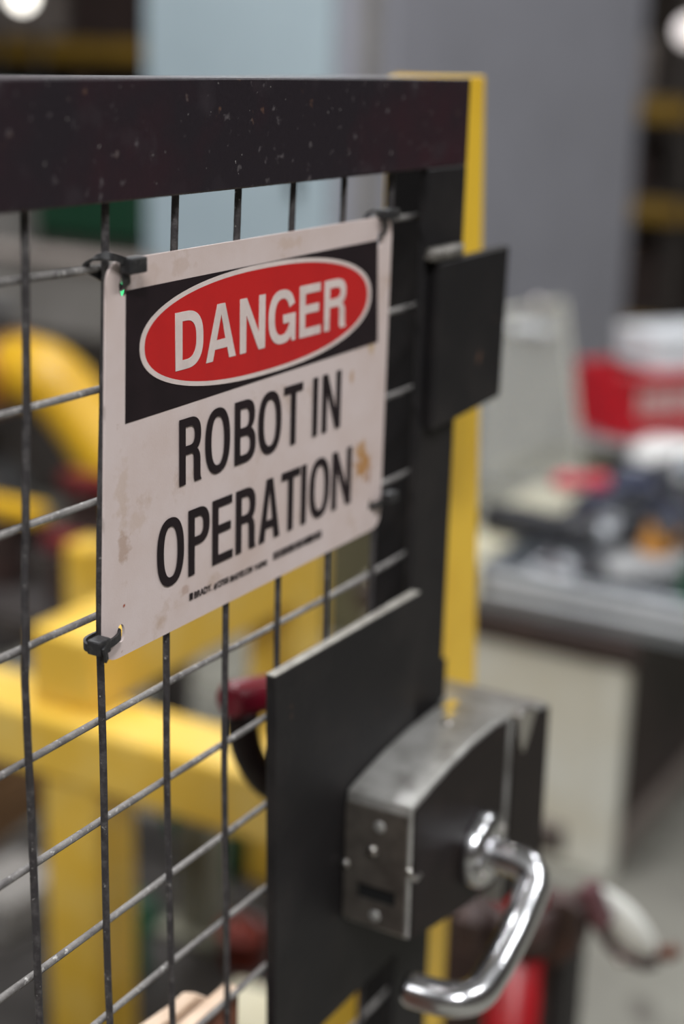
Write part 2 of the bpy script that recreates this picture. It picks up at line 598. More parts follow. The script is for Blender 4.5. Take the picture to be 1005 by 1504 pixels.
HZ = [1.2115, 1.1601, 1.11, 1.059, 1.0074, 0.9572, 0.9043, 0.8534, 0.8031]
HZ += [0.8031 - 0.0510 * k for k in range(1, 14)]
for z in HZ:
    ph = random.uniform(0, 6)
    pts = [(XL + 0.03 + k * (0.316 - XL - 0.03) / 24, 0.0072, z + 0.0007 * math.sin(k * 0.9 + ph)) for k in range(25)]
    put('wire', bm_tube(pts, RW, 8), 'wire_dusty', gate, smooth=True)
put('latch_lug', bm_box(0.3390, 0.3470, -0.003, 0.020, 0.8980, 0.9260, 0.001, 1), 'plate_steel', gate)
# stop tab welded to the stile
put('stop_plate', bm_prism([(0.2950, 1.1860), (0.3925, 1.1876), (0.3905, 1.0925), (0.2950, 1.0880)], 'y', -0.0105, -0.0042, 0.0008, 1), 'plate_steel', gate)
wb = bmesh.new()
for k in range(7):
    bm_tube([(0.2885 + k * 0.0058, -0.0075, 1.1880), (0.2905 + k * 0.0058, -0.0075, 1.1945)], [0.0040, 0.0032], 8, bm=wb)
put('weld_bead', wb, 'weld', gate, smooth=True)
# lock plate welded over the mesh and the stile
put('lock_plate', bm_prism([(0.1235, 0.9910), (0.2885, 0.9893), (0.2885, 0.7480), (0.1300, 0.7500)], 'y', -0.0105, -0.0045, 0.0007, 1), 'plate_steel', gate)
put('plate_edge', bm_prism([(0.1237, 0.9914), (0.2883, 0.9897), (0.2883, 0.9890), (0.1237, 0.9907)], 'y', -0.0103, -0.0047), 'bare_edge', gate)

# ------------------------------------------------------------------ the sign
SX, SZ = -0.0037, 1.0377
sign = thing('danger_sign', 'worn white plastic danger sign with red oval tied to the mesh', 'sign', (SX, 0, SZ))
def round_quad(c, r, n=8):
    out = []
    m = len(c)
    for i in range(m):
        p0, p, p1 = Vector(c[i - 1]), Vector(c[i]), Vector(c[(i + 1) % m])
        a = p + (p0 - p).normalized() * r
        d = p + (p1 - p).normalized() * r
        for k in range(n + 1):
            t = k / n
            q = a * (1 - t) ** 2 + p * 2 * t * (1 - t) + d * t * t
            out.append((q.x, q.y))
    return out
def circle(x, z, r, n=24):
    return [(x + r * math.cos(2 * math.pi * k / n), z + r * math.sin(2 * math.pi * k / n)) for k in range(n)]
HOLES = [(0.0135, 1.2030), (0.0092, 1.0490), (0.2410, 1.2040), (0.2405, 1.0530)]
holes = [[(x + (px - x) * 0.8, z + (pz - z) * 1.25) for px, pz in circle(x, z, 0.0034)] for x, z in HOLES]
outline = round_quad([(-0.0037, 1.0377), (0.0030, 1.2143), (0.2546, 1.2155), (0.2525, 1.0384)], 0.011)
flat_shape('sign_board', [outline] + holes, 0.0, 0.0014, 'sign_plastic', sign)
PY, PD = -0.0002, 0.00018       # the print: a skin of ink
black = [(0.0154, 1.2011), (0.2381, 1.2034), (0.2421, 1.1472), (0.0139, 1.1438)]
tl = HOLES[0]
flat_shape('black_panel', [black], PY, PD, 'print_black', sign)
def oval(cx, cz, a, b, e=2.25, n=96):
    out = []
    for k in range(n):
        t = 2 * math.pi * k / n
        c, s = math.cos(t), math.sin(t)
        out.append((cx + a * math.copysign(abs(c) ** (2 / e), c), cz + b * math.copysign(abs(s) ** (2 / e), s)))
    return out
flat_shape('oval_rim', [oval(0.1282, 1.1748, 0.1038, 0.0272), oval(0.1280, 1.1748, 0.1003, 0.0250)], PY - 0.0002, PD, 'print_white', sign)
red_oval = flat_shape('red_oval', [oval(0.1280, 1.1748, 0.1003, 0.0250)], PY - 0.0002, PD, 'print_red', sign)

def arc(cx, cy, rx, ry, a0, a1, n=14, e=2.3):
    out = []
    for k in range(n + 1):
        t = math.radians(a0 + (a1 - a0) * k / n)
        c, s = math.cos(t), math.sin(t)
        out.append((cx + rx * math.copysign(abs(c) ** (2 / e), c), cy + ry * math.copysign(abs(s) ** (2 / e), s)))
    return out
def glyph(ch, w, h, s, t):
    if ch == 'I':
        return [[(0, 0), (0, h), (w, h), (w, 0)]]
    if ch == 'T':
        m = w / 2
        return [[(m - s / 2, 0), (m - s / 2, h - t), (0, h - t), (0, h), (w, h), (w, h - t), (m + s / 2, h - t), (m + s / 2, 0)]]
    if ch == 'E':
        m = h * 0.53
        return [[(0, 0), (0, h), (w * .96, h), (w * .96, h - t), (s, h - t), (s, m + t / 2), (w * .90, m + t / 2), (w * .90, m - t / 2), (s, m - t / 2), (s, t), (w, t), (w, 0)]]
    if ch == 'N':
        return [[(0, 0), (0, h), (1.06 * s, h), (w - s, .31 * h), (w - s, h), (w, h), (w, 0), (w - 1.06 * s, 0), (s, .69 * h), (s, 0)]]
    if ch == 'A':
        s1 = s * 1.04
        top = h - 1.15 * t
        xi = lambda z: s1 + (0.5 * w - s1) * z / top
        c0, c1 = .20 * h, .20 * h + t
        return [[(0, 0), (.5 * w - .58 * s, h), (.5 * w + .58 * s, h), (w, 0), (w - s1, 0), (w - xi(c0), c0), (xi(c0), c0), (s1, 0)],
                [(xi(c1), c1), (w - xi(c1), c1), (.5 * w, top)]]
    if ch == 'O':
        return [arc(w / 2, h / 2, w / 2, h / 2 * 1.02, 0, 352, 44, 2.35), arc(w / 2, h / 2, w / 2 - s, h / 2 * 1.02 - t, 0, 352, 44, 2.35)]
    if ch == 'D':
        rx = .62 * w
        return [[(0, 0), (0, h)] + arc(w - rx, h / 2, rx, h / 2, 90, -90, 24, 2.5),
                [(s, t), (s, h - t)] + arc(w - rx, h / 2, rx - s, h / 2 - t, 90, -90, 24, 2.5)]
    if ch == 'P':
        bh, rx = .56 * h, .5 * w
        cy = h - bh / 2
        return [[(0, 0), (0, h)] + arc(w - rx, cy, rx, bh / 2, 90, -90, 20, 2.4) + [(s, h - bh), (s, 0)],
                [(s, h - bh + t), (s, h - t)] + arc(w - rx, cy, rx - s, bh / 2 - t, 90, -90, 20, 2.4)]
    if ch == 'R':
        bh, rx, wb_ = .55 * h, .48 * w, .97 * w
        cy = h - bh / 2
        yb = h - bh
        return [[(0, 0), (0, h)] + arc(wb_ - rx, cy, rx, bh / 2, 90, -55, 18, 2.4) +
                [(.84 * w, yb + .035 * h), (.91 * w, yb - .03 * h), (.94 * w, yb - .10 * h), (.945 * w, .10 * h), (.96 * w, .04 * h), (w, 0),
                 (w - 1.12 * s, 0), (.93 * w - s, .05 * h), (.925 * w - s, .12 * h), (.92 * w - s, yb - .08 * h), (.90 * w - s, yb - .02 * h), (.86 * w - s, yb), (s, yb), (s, 0)],
                [(s, yb + t), (s, h - t)] + arc(wb_ - rx, cy, rx - s, bh / 2 - t, 90, -90, 18, 2.4)]
    if ch == 'B':
        uh, lh, wu = .50 * h, .50 * h + .5 * t, .95 * w
        ru, rl = .46 * w, .5 * w
        return [[(0, 0), (0, h)] + arc(wu - ru, h - uh / 2, ru, uh / 2, 90, -62, 16, 2.4) + arc(w - rl, lh / 2, rl, lh / 2, 66, -90, 16, 2.4),
                [(s, h - uh + t / 2), (s, h - t)] + arc(wu - ru, h - uh / 2 - t / 4, ru - s, uh / 2 - t * .75, 90, -90, 16, 2.4),
                [(s, t), (s, lh - t)] + arc(w - rl, lh / 2, rl - s, lh / 2 - t, 90, -90, 16, 2.4)]
    if ch == 'G':
        return [arc(w / 2, h / 2, w / 2 * .99, h / 2 * 1.02, 22, 300, 34, 2.35) + [(.83 * w, .10 * h), (.87 * w, 0), (w, 0), (w, .53 * h), (.54 * w, .53 * h), (.54 * w, .53 * h - t), (w - s, .53 * h - t)] +
                arc(w / 2, h / 2, w / 2 * .99 - s, h / 2 * 1.02 - t, 318, 22, 34, 2.35)]
def letter(ch, x0, x1, z0, h, s, t, m, on):
    lp = [[(x0 + px, z0 + pz) for px, pz in l] for l in glyph(ch, x1 - x0, h, s, t)]
    flat_shape('letter', lp, PY - 0.0004, PD, m, on)
for ch, x0, x1 in [('D', .0504, .0722), ('A', .0744, .0992), ('N', .1027, .1249), ('G', .1280, .1532), ('E', .1572, .1782), ('R', .1818, .2046)]:
    letter(ch, x0, x1, 1.1610, 0.0262, 0.0054, 0.0043, 'print_white', red_oval)
for ch, x0, x1 in [('R', .0534, .0712), ('O', .0743, .0950), ('B', .0991, .1177), ('O', .1202, .1415), ('T', .1440, .1622), ('I', .1726, .1775), ('N', .1823, .2017)]:
    letter(ch, x0, x1, 1.1068, 0.0312, 0.0049, 0.0041, 'print_black', sign)
for ch, x0, x1 in [('O', .0360, .0569), ('P', .0606, .0779), ('E', .0805, .0980), ('R', .1008, .1189), ('A', .1218, .1414), ('T', .1429, .1610), ('I', .1626, .1676), ('O', .1711, .1919), ('N', .1948, .2158)]:
    letter(ch, x0, x1, 1.0612, 0.0322, 0.0050, 0.0042, 'print_black', sign)
def small_text(body, x0, x1, z0, cap):
    cu_ = bpy.data.curves.new('tmp_text', 'FONT')
    cu_.body = body
    cu_.extrude = PD / 2
    cu_.offset = 0.012
    ob = bpy.data.objects.new('tmp_obj', cu_)
    COL.objects.link(ob)
    bpy.context.view_layer.update()
    wdt = max(ob.dimensions.x, 0.01)
    sx, sz = (x1 - x0) / wdt, cap / 0.70
    pl = Matrix.Translation((x0, z0, 0)) @ Matrix.Diagonal((sx, sz, 1, 1))
    return _from_curve(ob, 'fine_print', PY - 0.0003, PD, 'print_black', sign, place=pl)
flat_shape('print_mark', [[(.0616, 1.0490), (.0616, 1.0524), (.0643, 1.0524), (.0643, 1.0490)]], PY - 0.0003, PD, 'print_black', sign)
small_text('BRADY.', .0653, .0800, 1.0489, 0.0033)
small_text('#127505', .0822, .0950, 1.0487, 0.0031)
small_text('BRADYID.COM', .0962, .1160, 1.0484, 0.0031)
small_text('Y1427842', .1180, .1302, 1.0482, 0.0029)
x = 0.1363
rb = random.Random(3)
bars = []
while x < 0.1855:
    wd = rb.choice((0.0006, 0.0011, 0.0017, 0.0008))
    bars.append([(x, 1.0489), (x, 1.0530), (x + wd, 1.0530), (x + wd, 1.0489)])
    x += wd + rb.choice((0.0005, 0.0007, 0.0010))
flat_shape('bar_code', bars, PY - 0.0003, PD, 'print_black', sign)

# ------------------------------------------------------------------ cable ties
def cable_tie(label, loop, side, head_c, head_s, tail, w=0.0038):
    t = thing('cable_tie', label, 'cable tie', head_c, group='cable ties holding the sign')
    put('strap', bm_ribbon(smooth_path(loop, 5), side, w, 0.0012), 'tie_nylon', t)
    hx, hy, hz = head_c
    a, b_, c = head_s
    hd = put('head', bm_box(hx - a, hx + a, hy - b_, hy + b_, hz - c, hz + c, 0.0009, 2), 'tie_nylon', t)
    if tail:
        put('tail', bm_ribbon(tail, (1, 0.3, 0), 0.0028, 0.0011), 'tie_nylon', hd)
cable_tie('black cable tie at the top left hole of the danger sign',
          [(0.0105, -0.0028, 1.2105), (0.0120, -0.0030, 1.2060), (0.0128, -0.0015, 1.2035), (0.0128, 0.0030, 1.2030), (0.0060, 0.0065, 1.2080),
           (-0.0015, 0.0075, 1.2120), (-0.0020, 0.0030, 1.2160), (0.0020, -0.0016, 1.2170), (0.0080, -0.0040, 1.2152), (0.0115, -0.0045, 1.2130)], (0.75, -0.3, 0.4),
          (0.0145, -0.0050, 1.2125), (0.0058, 0.0032, 0.0034), None, 0.0034)
cable_tie('black cable tie at the bottom left hole of the danger sign',
          [(-0.0085, -0.0045, 1.0495), (-0.0040, -0.0042, 1.0492), (0.0020, -0.0030, 1.0491), (0.0062, -0.0016, 1.0495), (0.0080, 0.0006, 1.0497), (0.0070, 0.0040, 1.0497),
           (0.0000, 0.0068, 1.0493), (-0.0070, 0.0070, 1.0488), (-0.0115, 0.0030, 1.0485), (-0.0115, -0.0030, 1.0485)], (0, 0, 1),
          (-0.0100, -0.0028, 1.0498), (0.0042, 0.0036, 0.0034), [(-0.0120, -0.0070, 1.0505), (-0.0110, -0.0072, 1.0470), (-0.0098, -0.0066, 1.0435)], 0.0036)
cable_tie('black cable tie at the top right hole of the danger sign',
          [(0.2400, -0.0026, 1.2170), (0.2408, -0.0030, 1.2110), (0.2410, -0.0018, 1.2060), (0.2410, 0.0030, 1.2045), (0.2425, 0.0090, 1.2100), (0.2430, 0.0100, 1.2150),
           (0.2420, 0.0050, 1.2185), (0.2410, 0.0000, 1.2185)], (1, 0, 0.1),
          (0.2455, -0.0020, 1.2170), (0.0075, 0.0036, 0.0026), None, 0.0032)
cable_tie('black cable tie at the bottom right hole of the danger sign',
          [(0.2500, -0.0040, 1.0560), (0.2450, -0.0036, 1.0545), (0.2412, -0.0018, 1.0535), (0.2402, 0.0010, 1.0532), (0.2420, 0.0050, 1.0540), (0.2480, 0.0085, 1.0552), (0.2540, 0.0060, 1.0560), (0.2550, 0.0010, 1.0562)], (0, 0, 1),
          (0.2540, -0.0050, 1.0562), (0.0052, 0.0034, 0.0030), None, 0.0034)

# ------------------------------------------------------------------ yellow gate post
post = thing('gate_post', 'yellow steel gate post standing behind the latch side of the gate', 'post', (0.41, 0.05, 0))
put('post_face', bm_prism([(0.3475, 1.2877), (0.4735, 1.2877), (0.5130, 0.8400), (0.4850, 0.7600), (0.4850, 0.0), (0.3475, 0.0)], 'y', 0.0495, 0.0555, 0.0006, 1), 'yellow_paint', post)
put('post_flange', bm_box(0.468, 0.4735, 0.0555, 0.115, 0.0, 1.2870), 'yellow_paint', post)
put('lower_gusset', bm_box(0.3475, 0.3535, 0.0555, 0.104, 0.0, 0.700, 0.0008, 1), 'yellow_paint', post)
put('foot_plate', bm_box(0.33, 0.50, 0.03, 0.18, 0.0, 0.010), 'yellow_paint', post)

# ------------------------------------------------------------------ the lock
lock = thing('gate_lock', 'worn steel box lock bolted to the dark plate of the gate', 'lock', (0.27, -0.03, 0.787))
LY0, LY1 = -0.0108, -0.0535
prof = [(0.2030, 0.8945), (0.2220, 0.8985), (0.2500, 0.9025), (0.2800, 0.9050), (0.3140, 0.9052), (0.3330, 0.9030), (0.3330, 0.7860), (0.2810, 0.7920), (0.2360, 0.8010), (0.2050, 0.8090)]
smooth_by_angle(put('lock_body', bm_prism(prof, 'y', LY1, LY0, 0.0022, 3), 'lock_steel', lock), 40)
cov = [(0.2048, 0.8915), (0.2240, 0.8952), (0.2510, 0.8995), (0.2800, 0.9022), (0.3130, 0.9024), (0.3325, 0.9002), (0.3325, 0.7868), (0.2815, 0.7932), (0.2370, 0.8022), (0.2060, 0.8100)]
put('front_dark_reflection', bm_prism(cov, 'y', LY1 - 0.0010, LY1 + 0.001, 0.0004, 1), 'lock_dark', lock)  # added dark skin: reflection of dim surroundings put into the colour
# keeper half on the right
kp = [(0.3420, 0.8985), (0.3640, 0.8955), (0.4030, 0.8865), (0.4050, 0.8820), (0.4070, 0.7600), (0.3420, 0.7650)]
smooth_by_angle(put('keeper', bm_prism(kp, 'y', LY1, 0.0470, 0.0022, 2), 'lock_steel', lock), 40)
put('keeper_dark_reflection', bm_prism([(0.3432, 0.8955), (0.3640, 0.8925), (0.4025, 0.8835), (0.4055, 0.7615), (0.3432, 0.7665)], 'y', LY1 - 0.0010, LY1 + 0.001, 0.0004, 1), 'lock_dark', lock)  # added skin on the keeper, its dark reflection as colour
# bent tongue between them
put('tongue', bm_prism([(0.3425, 0.8995), (0.3500, 0.9000), (0.3720, 0.8955), (0.3600, 0.8760), (0.3540, 0.8700), (0.3490, 0.8760)], 'y', LY1 - 0.0040, LY1 + 0.002, 0.0008, 2), 'screw_steel', lock)
put('latch_bolt', bm_box(0.3320, 0.3430, -0.048, -0.022, 0.79, 0.880, 0.001), 'lock_dark', lock)
# side cover with the bolt slot
def side_plate():
    b = bmesh.new()
    x0, x1 = 0.2012, 0.2040
    ys = [LY1 + 0.002, -0.0455, -0.0205, LY0 - 0.001]
    zs = [0.8135, 0.8290, 0.8390, 0.8880]
    for i in range(3):
        for j in range(3):
            if i == 1 and j == 1:
                continue
            bm_box(x0, x1, ys[i], ys[i + 1], zs[j], zs[j + 1], 0, 1, b)
    bmesh.ops.remove_doubles(b, verts=b.verts, dist=1e-5)
    return b
put('side_cover', side_plate(), 'lock_steel_shaded', lock)  # coloured darker than the body for the shade on this side
put('slot_shade_plate', bm_box(0.2036, 0.2044, -0.0455, -0.0205, 0.8290, 0.8390), 'slot_black', lock)  # black plate stands in for the shaded depth of the slot
def dome(c, ax, r, h):
    return bm_lathe([(r, 0), (r, h * .35), (r * .85, h * .75), (r * .5, h * .95), (0, h)], ax, c, 16)
for (y, z, r, h) in [(-0.030, 0.8620, 0.0036, 0.0030), (-0.034, 0.8780, 0.0036, 0.0012), (-0.033, 0.8205, 0.0036, 0.0012), (-0.0130, 0.8490, 0.0026, 0.0026)]:
    put('rivet', dome((0.2012, y, z), (-1, 0, 0), r, h), 'screw_steel' if h > 0.002 else 'lock_steel', lock, smooth=True)
put('front_notch', bm_tube([(0.2035, LY1 + 0.002, 0.8560), (0.2050, LY1 - 0.0008, 0.8500), (0.2090, LY1 - 0.0012, 0.8470), (0.2140, LY1 - 0.001, 0.8480)], 0.0016, 8), 'screw_steel', lock, smooth=True)
put('rivet', dome((0.2960, -0.0290, 0.9046), (0, 0, 1), 0.0032, 0.0026), 'screw_steel', lock, smooth=True)
for (y0, y1, x0, x1) in [(-0.026, -0.021, 0.306, 0.316), (-0.020, -0.014, 0.318, 0.332)]:
    put('paint_fleck', bm_box(x0, x1, y0, y1, 0.9030, 0.9055, 0.0006, 1), 'yellow_dusty', lock)
for (x, z) in [(0.2250, 0.8740), (0.3540, 0.8480)]:
    put('rivet', dome((x, LY1, z), (0, -1, 0), 0.0040, 0.0010), 'lock_steel', lock, smooth=True)
# rosette and lever handle
RX, RZ = 0.2930, 0.8290
ros = put('rosette', bm_lathe([(0.0238, 0), (0.0244, 0.003), (0.0236, 0.0085), (0.0205, 0.0120), (0.0130, 0.0132), (0.0, 0.0132)], (0, -1, 0), (RX, LY1, RZ), 36), 'chrome', lock, smooth=True)
for a in (35, 215):
    put('rosette_screw', dome((RX + 0.0170 * math.cos(math.radians(a)), LY1 - 0.0118, RZ + 0.0170 * math.sin(math.radians(a))), (0, -1, 0), 0.0030, 0.0020), 'screw_steel', ros, smooth=True)
lv = [(RX, LY1 - 0.006, RZ), (RX, -0.070, RZ - 0.0005), (RX, -0.082, RZ - 0.0015), (RX - 0.0005, -0.0905, RZ - 0.0040), (RX - 0.005, -0.0955, RZ - 0.0100), (RX - 0.014, -0.0965, RZ - 0.0165),
      (0.2640, -0.0965, 0.8020), (0.2470, -0.0965, 0.7945), (0.2300, -0.0965, 0.7885), (0.2130, -0.0960, 0.7855), (0.2030, -0.0915, 0.7850), (0.1985, -0.0830, 0.7845), (0.1970, -0.0720, 0.7840), (0.1970, -0.0580, 0.7835)]
lp = smooth_path(lv, 5)
put('lever_handle', bm_tube(lp, [0.0103] * (len(lp) - 1) + [0.0094], 20), 'chrome', lock, smooth=True)
# release lever on the inner side of the gate
put('release_arm', bm_tube(smooth_path([(0.2960, 0.004, 0.8050), (0.2900, 0.050, 0.8230), (0.2640, 0.078, 0.8480), (0.2460, 0.082, 0.8720), (0.2360, 0.082, 0.8950), (0.2370, 0.082, 0.9080)], 5), 0.0100, 12), 'lock_dark', lock, smooth=True)
put('release_grip', bm_tube([(0.2230, 0.085, 0.9195), (0.2240, 0.085, 0.9195), (0.2270, 0.084, 0.9190), (0.2640, 0.076, 0.9130), (0.2680, 0.076, 0.9125), (0.2690, 0.076, 0.9125)], [0.008, 0.0105, 0.0118, 0.0118, 0.0105, 0.008], 16), 'red_grip', lock, smooth=True)

# ------------------------------------------------------------------ plank behind the mesh
pk = thing('wood_plank', 'splintered brown wooden plank propped behind the bottom of the mesh', 'plank', (0.05, 0.03, 0))
put('plank_core', bm_prism([(-0.40, 0.0), (-0.40, 0.7985), (0.1270, 0.7985), (0.1270, 0.0)], 'y', 0.0120, 0.0205, 0.0008, 1), 'wood_brown', pk)
put('plank_edge', bm_prism([(-0.399, 0.7980), (-0.399, 0.8000), (0.1265, 0.7995), (0.1265, 0.7980)], 'y', 0.0124, 0.0202), 'wood_pale', pk)
put('pale_splinter', bm_prism([(-0.40, 0.0), (-0.40, 0.8080), (-0.05, 0.8075), (0.02, 0.8060), (0.060, 0.8068), (0.085, 0.8040), (0.100, 0.8045), (0.1100, 0.7985), (0.1140, 0.7900), (0.1140, 0.0)], 'y', 0.0215, 0.0310, 0.0012, 2), 'wood_pale', pk)

# ------------------------------------------------------------------ tall grey machine cabinet
mc = thing('machine_cabinet', 'tall pale grey machine cabinet towering behind the gate', 'cabinet', (3.86, 1.8, 0))
put('cabinet_body', bm_box(2.93, 4.82, 1.46, 2.15, 0.06, 2.3, 0.012, 2), 'panel_grey', mc)
put('plinth', bm_box(2.96, 4.80, 1.49, 2.12, 0.0, 0.06), 'rack_dark', mc)
put('corner_trim', bm_box(2.918, 2.93, 1.46, 1.50, 0.06, 2.3, 0.003, 1), 'grey_paint', mc)
put('door_panel', bm_box(2.905, 2.93, 1.58, 2.14, 0.10, 2.28, 0.006, 1), 'panel_blue_grey', mc)
put('side_panel', bm_box(2.97, 4.78, 1.445, 1.46, 0.10, 2.28, 0.006, 1), 'panel_grey', mc)
put('door_handle', bm_box(2.885, 2.905, 1.66, 1.68, 0.95, 1.07, 0.004, 1), 'tool_black', mc)

# ------------------------------------------------------------------ work bench with tray and tools
BX, BY = 1.735, 0.3315
bench = thing('work_bench', 'low beige steel bench with dark sides beside the yellow post', 'bench', (2.3, 0.62, 0))
put('front_panel', bm_box(BX, BX + 0.02, BY, 0.80, 0.0, 0.372, 0.004, 1), 'beige_paint', bench)
put('corner_post', bm_box(BX - 0.004, BX + 0.03, BY - 0.004, BY + 0.034, 0.0, 0.376, 0.003, 1), 'beige_paint', bench)
put('side_panel', bm_box(BX + 0.03, 2.95, BY + 0.01, BY + 0.02, 0.055, 0.372), 'dark_brown', bench)
put('side_rail', bm_box(BX + 0.03, 2.95, BY - 0.002, BY + 0.02, 0.0, 0.055, 0.003, 1), 'frame_brown_grey', bench)
put('back_panel', bm_box(2.93, 2.95, BY + 0.02, 0.80, 0.0, 0.372), 'beige_paint', bench)
put('far_side_panel', bm_box(BX + 0.02, 2.93, 0.78, 0.80, 0.0, 0.372), 'beige_paint', bench)
put('worktop', bm_box(BX - 0.01, 2.97, BY - 0.02, 0.82, 0.376, 0.4235, 0.003, 1), 'dark_brown', bench)
put('worktop_mat', bm_box(BX + 0.03, 2.968, BY - 0.016, 0.815, 0.4235, 0.4255), 'cream_paint', bench)
grip = put('pull_recess', bm_box(BX - 0.004, BX, 0.412, 0.462, 0.020, 0.075, 0.0015, 1), 'dark_brown', bench)
put('pull_lip', bm_prism([(BX - 0.016, 0.067), (BX - 0.012, 0.073), (BX - 0.004, 0.073), (BX - 0.004, 0.067)], 'y', 0.416, 0.458, 0.001, 1), 'frame_brown_grey', grip)
TZ = 0.4255
tray = thing('tool_tray', 'grey metal tray full of tools on the beige bench', 'tray', (2.15, 0.5, TZ))
tx0, tx1, ty0, ty1 = 1.74, 2.62, 0.14, 0.60
# the tray hangs over the bench's right side
put('tray_floor', bm_box(tx0, tx1, ty0, ty1, TZ, TZ + 0.006), 'tray_metal', tray)
put('tray_wall', bm_box(tx0, tx0 + 0.006, ty0, ty1, TZ + 0.006, TZ + 0.075, 0.002, 1), 'tray_metal', tray)
put('tray_wall', bm_box(tx1 - 0.006, tx1, ty0, ty1, TZ + 0.006, TZ + 0.075, 0.002, 1), 'tray_metal', tray)
put('tray_wall', bm_box(tx0 + 0.006, tx1 - 0.006, ty0, ty0 + 0.006, TZ + 0.006, TZ + 0.075, 0.002, 1), 'tray_metal', tray)
put('tray_wall', bm_box(tx0 + 0.006, tx1 - 0.006, ty1 - 0.006, ty1, TZ + 0.006, TZ + 0.075, 0.002, 1), 'tray_metal', tray)
for k in range(2):
    put('tray_rib', bm_box(tx0 - 0.004, tx0, ty0 + 0.02, ty1 - 0.02, TZ + 0.025 + 0.03 * k, TZ + 0.033 + 0.03 * k, 0.001, 1), 'white_plastic', tray)

def screwdriver(loc, rot, L_, hm, label):
    t = thing('screwdriver', label, 'screwdriver', loc, rot)
    put('handle', bm_lathe([(0.006, -L_ * .45), (0.014, -L_ * .43), (0.016, -L_ * .35), (0.012, -L_ * .22), (0.016, -L_ * .12), (0.013, -0.005), (0.007, 0)], (1, 0, 0), (0, 0, 0), 12), hm, t, False, True)
    put('shaft', bm_lathe([(0.004, 0), (0.004, L_ * .5), (0.0055, L_ * .53), (0.0015, L_ * .55)], (1, 0, 0), (0, 0, 0), 10), 'tool_steel', t, False, True)
def wrench(loc, rot, L_, label, m='tool_steel'):
    t = thing('wrench', label, 'wrench', loc, rot)
    h = 0.011
    put('shank', bm_box(-L_ * .38, L_ * .38, -h, h, -0.004, 0.004, 0.002, 1), m, t, False)
    a = [math.radians(35 + k * 290 / 14) for k in range(15)]
    put('open_jaw', bm_prism([(L_ * .45 + 0.026 * math.cos(q), 0.026 * math.sin(q)) for q in a] + [(L_ * .45 + 0.002, -0.011), (L_ * .45 + 0.002, 0.011)], 'z', -0.0055, 0.0055, 0.001, 1), m, t, False)
    put('ring_end', bm_tube([(-L_ * .43 + 0.017 * math.cos(k * math.pi / 8), 0.017 * math.sin(k * math.pi / 8), 0) for k in range(16)], 0.0062, 8, True), m, t, False, True)
def pliers(loc, rot, m, label):
    t = thing('pliers', label, 'pliers', loc, rot)
    for s in (-1, 1):
        put('grip', bm_tube(smooth_path([(-0.015, s * 0.006, 0), (-0.04, s * 0.022, 0), (-0.08, s * 0.028, 0), (-0.13, s * 0.020, 0)], 4), 0.0085, 10), m, t, False, True)
        put('jaw', bm_prism([(-0.02, s * 0.004), (-0.005, s * 0.016), (0.02, s * 0.014), (0.055, s * 0.004), (0.055, s * 0.0008), (0.01, s * 0.0008)], 'z', -0.005, 0.005, 0.001, 1), 'tool_steel', t, False)
    put('pivot', bm_lathe([(0.006, -0.007), (0.006, 0.007)], (0, 0, 1), (0, 0, 0), 12), 'tool_steel', t, False)
def power_tool(loc, rot, m, label):
    t = thing('power_tool', label, 'power tool', loc, rot)
    put('body', bm_lathe([(0.010, -0.15), (0.030, -0.145), (0.033, -0.08), (0.027, -0.02), (0.032, 0.03), (0.036, 0.05), (0.024, 0.07)], (1, 0, 0), (0, 0, 0), 18), m, t, False, True)
    put('gear_head', bm_lathe([(0.022, 0.068), (0.030, 0.075), (0.030, 0.11), (0.016, 0.122)], (1, 0, 0), (0, 0, 0), 16), 'tool_steel', t, False, True)
    put('guard_disc', bm_lathe([(0.046, -0.034), (0.048, -0.031), (0.048, -0.026), (0.02, -0.022)], (0, 0, 1), (0.095, 0, 0), 22), 'tool_steel', t, False)
    put('power_cord', bm_tube(smooth_path([(-0.148, 0, 0), (-0.19, 0.01, -0.01), (-0.22, 0.05, -0.028), (-0.19, 0.09, -0.03)], 4), 0.004, 8), 'tool_black', t, False, True)
def hose_coil(loc, rot, R, turns, m, label):
    t = thing('cable_coil', label, 'cable', loc, rot)
    pts = [((R + 0.006 * math.sin(k * 1.7)) * math.cos(k * math.pi / 10), (R + 0.006 * math.sin(k * 1.7)) * math.sin(k * math.pi / 10), 0.006 * k / 20 + 0.008) for k in range(turns * 20)]
    put('coil', bm_tube(pts, 0.0075, 8), m, t, False, True)
    put('coil_tie', bm_tube([(R + 0.014 * math.cos(k * math.pi / 6), 0, 0.012 + 0.014 * math.sin(k * math.pi / 6)) for k in range(12)], 0.0025, 6, True), 'tool_black', t, False)
def tape_roll(loc, rot, r, m, label):
    t = thing('tape_roll', label, 'tape', loc, rot)
    put('tape', bm_lathe([(r * .6, -0.024), (r, -0.024), (r, 0.024), (r * .6, 0.024), (r * .6, -0.024)], (0, 0, 1), (0, 0, 0), 26), m, t, False)
    put('core', bm_lathe([(r * .55, -0.0245), (r * .6, -0.0245), (r * .6, 0.0245), (r * .55, 0.0245), (r * .55, -0.0245)], (0, 0, 1), (0, 0, 0), 26), 'cardboard', t, False)
def spray_can(loc, rot, m, label):
    t = thing('spray_can', label, 'spray can', loc, rot)
    put('can', bm_lathe([(0.029, 0), (0.032, 0.004), (0.032, 0.16), (0.025, 0.178)], (1, 0, 0), (0, 0, 0), 20), m, t, False, True)
    put('cap', bm_lathe([(0.024, 0.178), (0.024, 0.215), (0.020, 0.222), (0, 0.222)], (1, 0, 0), (0, 0, 0), 20), 'tool_black', t, False, True)
